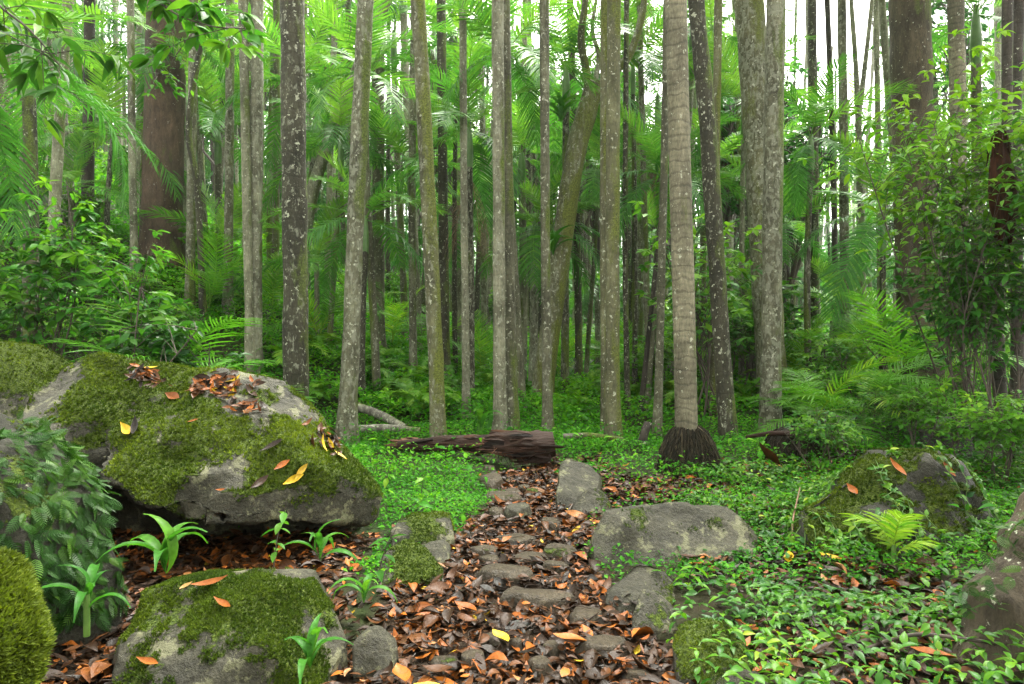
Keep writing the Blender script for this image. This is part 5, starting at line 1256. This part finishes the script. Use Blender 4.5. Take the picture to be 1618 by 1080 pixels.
log('stick', 'thin brown stick lying on leaves below the small grey rock', 'stick', [P(698, 893, 4.05), P(715, 902, 3.9), P(732, 908, 3.85)], [.006, .007, .005], 'deadfrond', 6, .1)
log('stick', 'thin dark root looping through the vine leaves near the buttress root', 'stick', [P(1310, 1075, 2.65), P(1360, 1030, 2.75), P(1440, 1003, 2.8), P(1530, 1010, 2.75), P(1630, 1025, 2.7)], [.007, .008, .008, .008, .008], 'stem', 7, .1)
log('stick', 'thin reddish stick slanting against the vine covered boulder', 'stick', [P(1256, 880, 4.25), P(1252, 830, 4.4), P(1264, 770, 4.7)], [.007, .006, .004], 'deadfrond', 6, .1)
log('stump', 'dark broken stump with splayed roots beyond the path end', 'stump', [P(1014, 702, 7.9), P(1018, 685, 7.9), P(1024, 668, 7.95)], [.07, .055, .05], 'bark_black', 12, .3)
o = thing('root_heap', 'shaggy heap of dead palm roots under a fallen frond stalk, behind the small brown rock', 'roots', g(wx(1252, 7.2), 7.2))
root_mound(o, 0, .08, .32, .30, 260, 5)
log('fallen_branch', 'long reddish frond stalk lying over the root heap', 'branch', [P(1180, 690, 7.3), P(1230, 684, 7.0), P(1290, 690, 7.0), P(1350, 690, 7.4)], [.02, .03, .025, .02], 'deadwood', 9, .25)
# brown hanging sheath in the shrub
mb = MB(); V = []; n_ = 26; mm_ = 13
for k in range(n_ + 1):
    t = k / n_; w = .035 + .115 * math.sin(math.pi * min(1, .05 + t ** 1.3 * .72)) ** 1.3; z = -1.0 * t
    for j in range(mm_):
        a = -1.9 + 3.8 * j / (mm_ - 1) + .8 * t; e = 1 + .22 * math.sin(j * 1.9 + t * 3) + .1 * math.sin(j * 5 + t * 9)
        V.append((w * e * math.sin(a) + .06 * t, -w * e * .8 * math.cos(a), z * (1 + (.08 * math.sin(j * 2.7) + .1 * (j % 3 - 1)) * t ** 3)))
Q = [(k * mm_ + j, k * mm_ + j + 1, k * mm_ + j + mm_ + 1, k * mm_ + j + mm_) for k in range(n_) for j in range(mm_ - 1)]
mb.add(V, Q)
for k in range(26):
    a = rng.random() * 6.28; tube(mb, curve([(0, 0, .05), (.05 * math.cos(a), .05 * math.sin(a), -.02), (.09 * math.cos(a), .09 * math.sin(a), -.12 - .2 * rng.random())], 6), .006, 5)
so = link('hanging_sheath', mb.mesh('hanging_sheath', plainmat('brown_sheath', (.004, .002, .002), (.055, .02, .008), 7, .8, (9, 9, .5), spec=.1)), None, P(1580, 208, 6.9), (0, .08, .3), (1.08, 1.08, 1.08))
tag(so, 'dead brown palm sheath hanging among the leaves by the dark bare stems', 'palm sheath')
# dead sheath by root heap
mb = MB(); T = deadleaf(8, .5, .6, .5, .3); inst(mb, T, np.array([[0, 0, 0]]), .9, .8, .4, .28, .52)
tag(link('fallen_sheath', mb.mesh('fallen_sheath', M['litter']), None, P(1212, 718, 6.5)), 'curled red brown palm sheath leaning on the root heap', 'palm sheath')
for px, py, ln, az, ti, lab in [(1475, 1045, .16, 1.2, .8, 'large brown dead leaf lying on the vine leaves by the buttress root'), (633, 1055, .13, .4, .9, 'wide orange dead leaf lying before the lichen patched stone'), (680, 1076, .13, 1.4, 1.0, 'yellow green fallen leaf at the lower edge of the path'), (900, 998, .15, 1.3, .9, 'broad orange fallen leaf in front of the smooth brown stone'), (790, 990, .12, .6, 1.0, 'small bright yellow leaf near the slate grey stone'), (735, 950, .14, .9, .78, 'curled red brown leaf beside the widest step stone')]:
    dd_ = (CAMZ - .05) * F / (py - 540); x = wx(px, dd_)
    mb = MB(); inst(mb, deadleaf(6, .55, .4, .25, .5), np.array([[0, 0, 0]]), az, .1, .15, ln, ti)
    tag(link('fallen_leaf', mb.mesh('fallen_leaf', M['litter']), None, (x, dd_, tz(x, dd_) + .07)), lab, 'leaf', 'large dead leaves on the ground')
# buttressed tree at the corner: its root runs down into the frame
C = np.array(g(1.62 + .9, 2.95))
o = thing('rainforest_tree', 'brown buttress root of a tree running down into the vine leaves at the corner', 'tree', C)
q = np.array([P(1520, 1130, 2.75), P(1572, 1040, 2.8), P(1625, 940, 2.85), P(1690, 830, 2.9), P(1775, 700, 2.95), P(1840, 520, 2.95)]) - C
mb = MB(); tube(mb, curve(q, 110), np.interp(np.linspace(0, 1, 110), [0, .3, .6, 1], [.10, .17, .2, .24]) * (1 + .18 * vnoise(np.stack([np.linspace(0, 9, 110)] * 3, -1))), 64, .5, .24, seed=4, nsc=8, zstretch=.3)
link('buttress', mb.mesh('buttress', M['bark_redmoss']), o)
q = np.array([[.55, .25, -.2], [.6, .25, 1.2], [.62, .25, 4], [.65, .25, 7]]); mb = MB(); tube(mb, curve(q, 20), np.linspace(.36, .28, 20), 18, .5, .1, seed=9)
link('trunk', mb.mesh('trunk', M['bark_red']), o)
mb = MB(); p_ = np.array([P(1565, 905, 2.72), P(1590, 860, 2.74), P(1550, 940, 2.70), P(1610, 820, 2.76)])
for _ in range(70):
    c_ = p_[rng.integers(4)] + rng.normal(0, .045, 3); inst(mb, SF, c_[None], rng.random() * 6.28, rng.normal(-.2, .4), rng.normal(0, .4), rng.uniform(.04, .08), rng.random() * .8)
tag(link('creeping_fern_mat', mb.mesh('creeping_fern_mat', M['creeper'])), 'small ferns sprouting on the brown buttress root', 'fern', None, 'stuff')

# ------------------------------------------------------------------ air, sky, light, camera
HZ = 0.00042
bm = bmesh.new(); bmesh.ops.create_cube(bm, size=1); me = bpy.data.meshes.new('haze'); bm.to_mesh(me); bm.free()
m, nt, N, L, out = newmat('haze'); pv = N('VolumePrincipled'); pv.inputs['Color'].default_value = (.93, 1.0, .95, 1); pv.inputs['Density'].default_value = HZ; pv.inputs['Anisotropy'].default_value = .45
L(pv.outputs[0], out.inputs['Volume']); me.materials.append(m)
zmax = 45.0
hz = link('haze', me, None, (0, 51, (zmax - 3) / 2), (0, 0, 0), (156, 134, zmax + 3)); tag(hz, 'thin damp mist hanging between the trees', None, None, 'stuff')

W = bpy.data.worlds.new('World'); S.world = W; W.use_nodes = True
nt = W.node_tree; nt.nodes.clear()
SE, SA = math.radians(62), math.radians(28)      # elevation; azimuth measured from +Y toward +X
sky = nt.nodes.new('ShaderNodeTexSky'); sky.sky_type = 'NISHITA'; sky.sun_disc = False; sky.sun_elevation = SE; sky.sun_rotation = SA; sky.air_density = 1.0; sky.dust_density = 4.0
hs = nt.nodes.new('ShaderNodeHueSaturation'); hs.inputs['Saturation'].default_value = .05
bg = nt.nodes.new('ShaderNodeBackground'); bg.inputs['Strength'].default_value = .15
wo = nt.nodes.new('ShaderNodeOutputWorld')
nt.links.new(sky.outputs[0], hs.inputs['Color']); tn = nt.nodes.new('ShaderNodeMix'); tn.data_type = 'RGBA'; tn.blend_type = 'MULTIPLY'; tn.inputs[0].default_value = 1; tn.inputs[7].default_value = (1, .99, .9, 1)
nt.links.new(hs.outputs[0], tn.inputs[6]); nt.links.new(tn.outputs[2], bg.inputs['Color']); nt.links.new(bg.outputs[0], wo.inputs[0])
ld = bpy.data.lights.new('sun', 'SUN'); ld.energy = 1.5; ld.angle = math.radians(20); ld.color = (1, .97, .9)
lo = link('sun', ld, None, (0, 0, 60))
dirv = Vector((math.sin(SA) * math.cos(SE), math.cos(SA) * math.cos(SE), math.sin(SE)))
lo.rotation_euler = (-dirv).to_track_quat('-Z', 'Y').to_euler()
cam = bpy.data.cameras.new('camera'); cam.lens = 24; cam.sensor_width = 36; cam.clip_end = 500; cam.clip_start = .05
co = link('camera', cam, None, (0, 0, CAMZ), (math.radians(90), 0, 0)); S.camera = co
S.view_settings.view_transform = 'Standard'; S.view_settings.look = 'None'; S.view_settings.gamma = 1; S.view_settings.exposure = 3.03
cy = S.cycles
cy.max_bounces = 6; cy.diffuse_bounces = 3; cy.glossy_bounces = 2; cy.transmission_bounces = 4; cy.volume_bounces = 1; cy.transparent_max_bounces = 4
cy.use_adaptive_sampling = True; cy.adaptive_threshold = .012
cy.caustics_reflective = False; cy.caustics_refractive = False
cy.use_denoising = True; cy.denoiser = 'OPENIMAGEDENOISE'; cy.denoising_input_passes = 'RGB_ALBEDO_NORMAL'; cy.denoising_prefilter = 'NONE'; cy.sample_clamp_indirect = 3.0
S.render.use_persistent_data = False
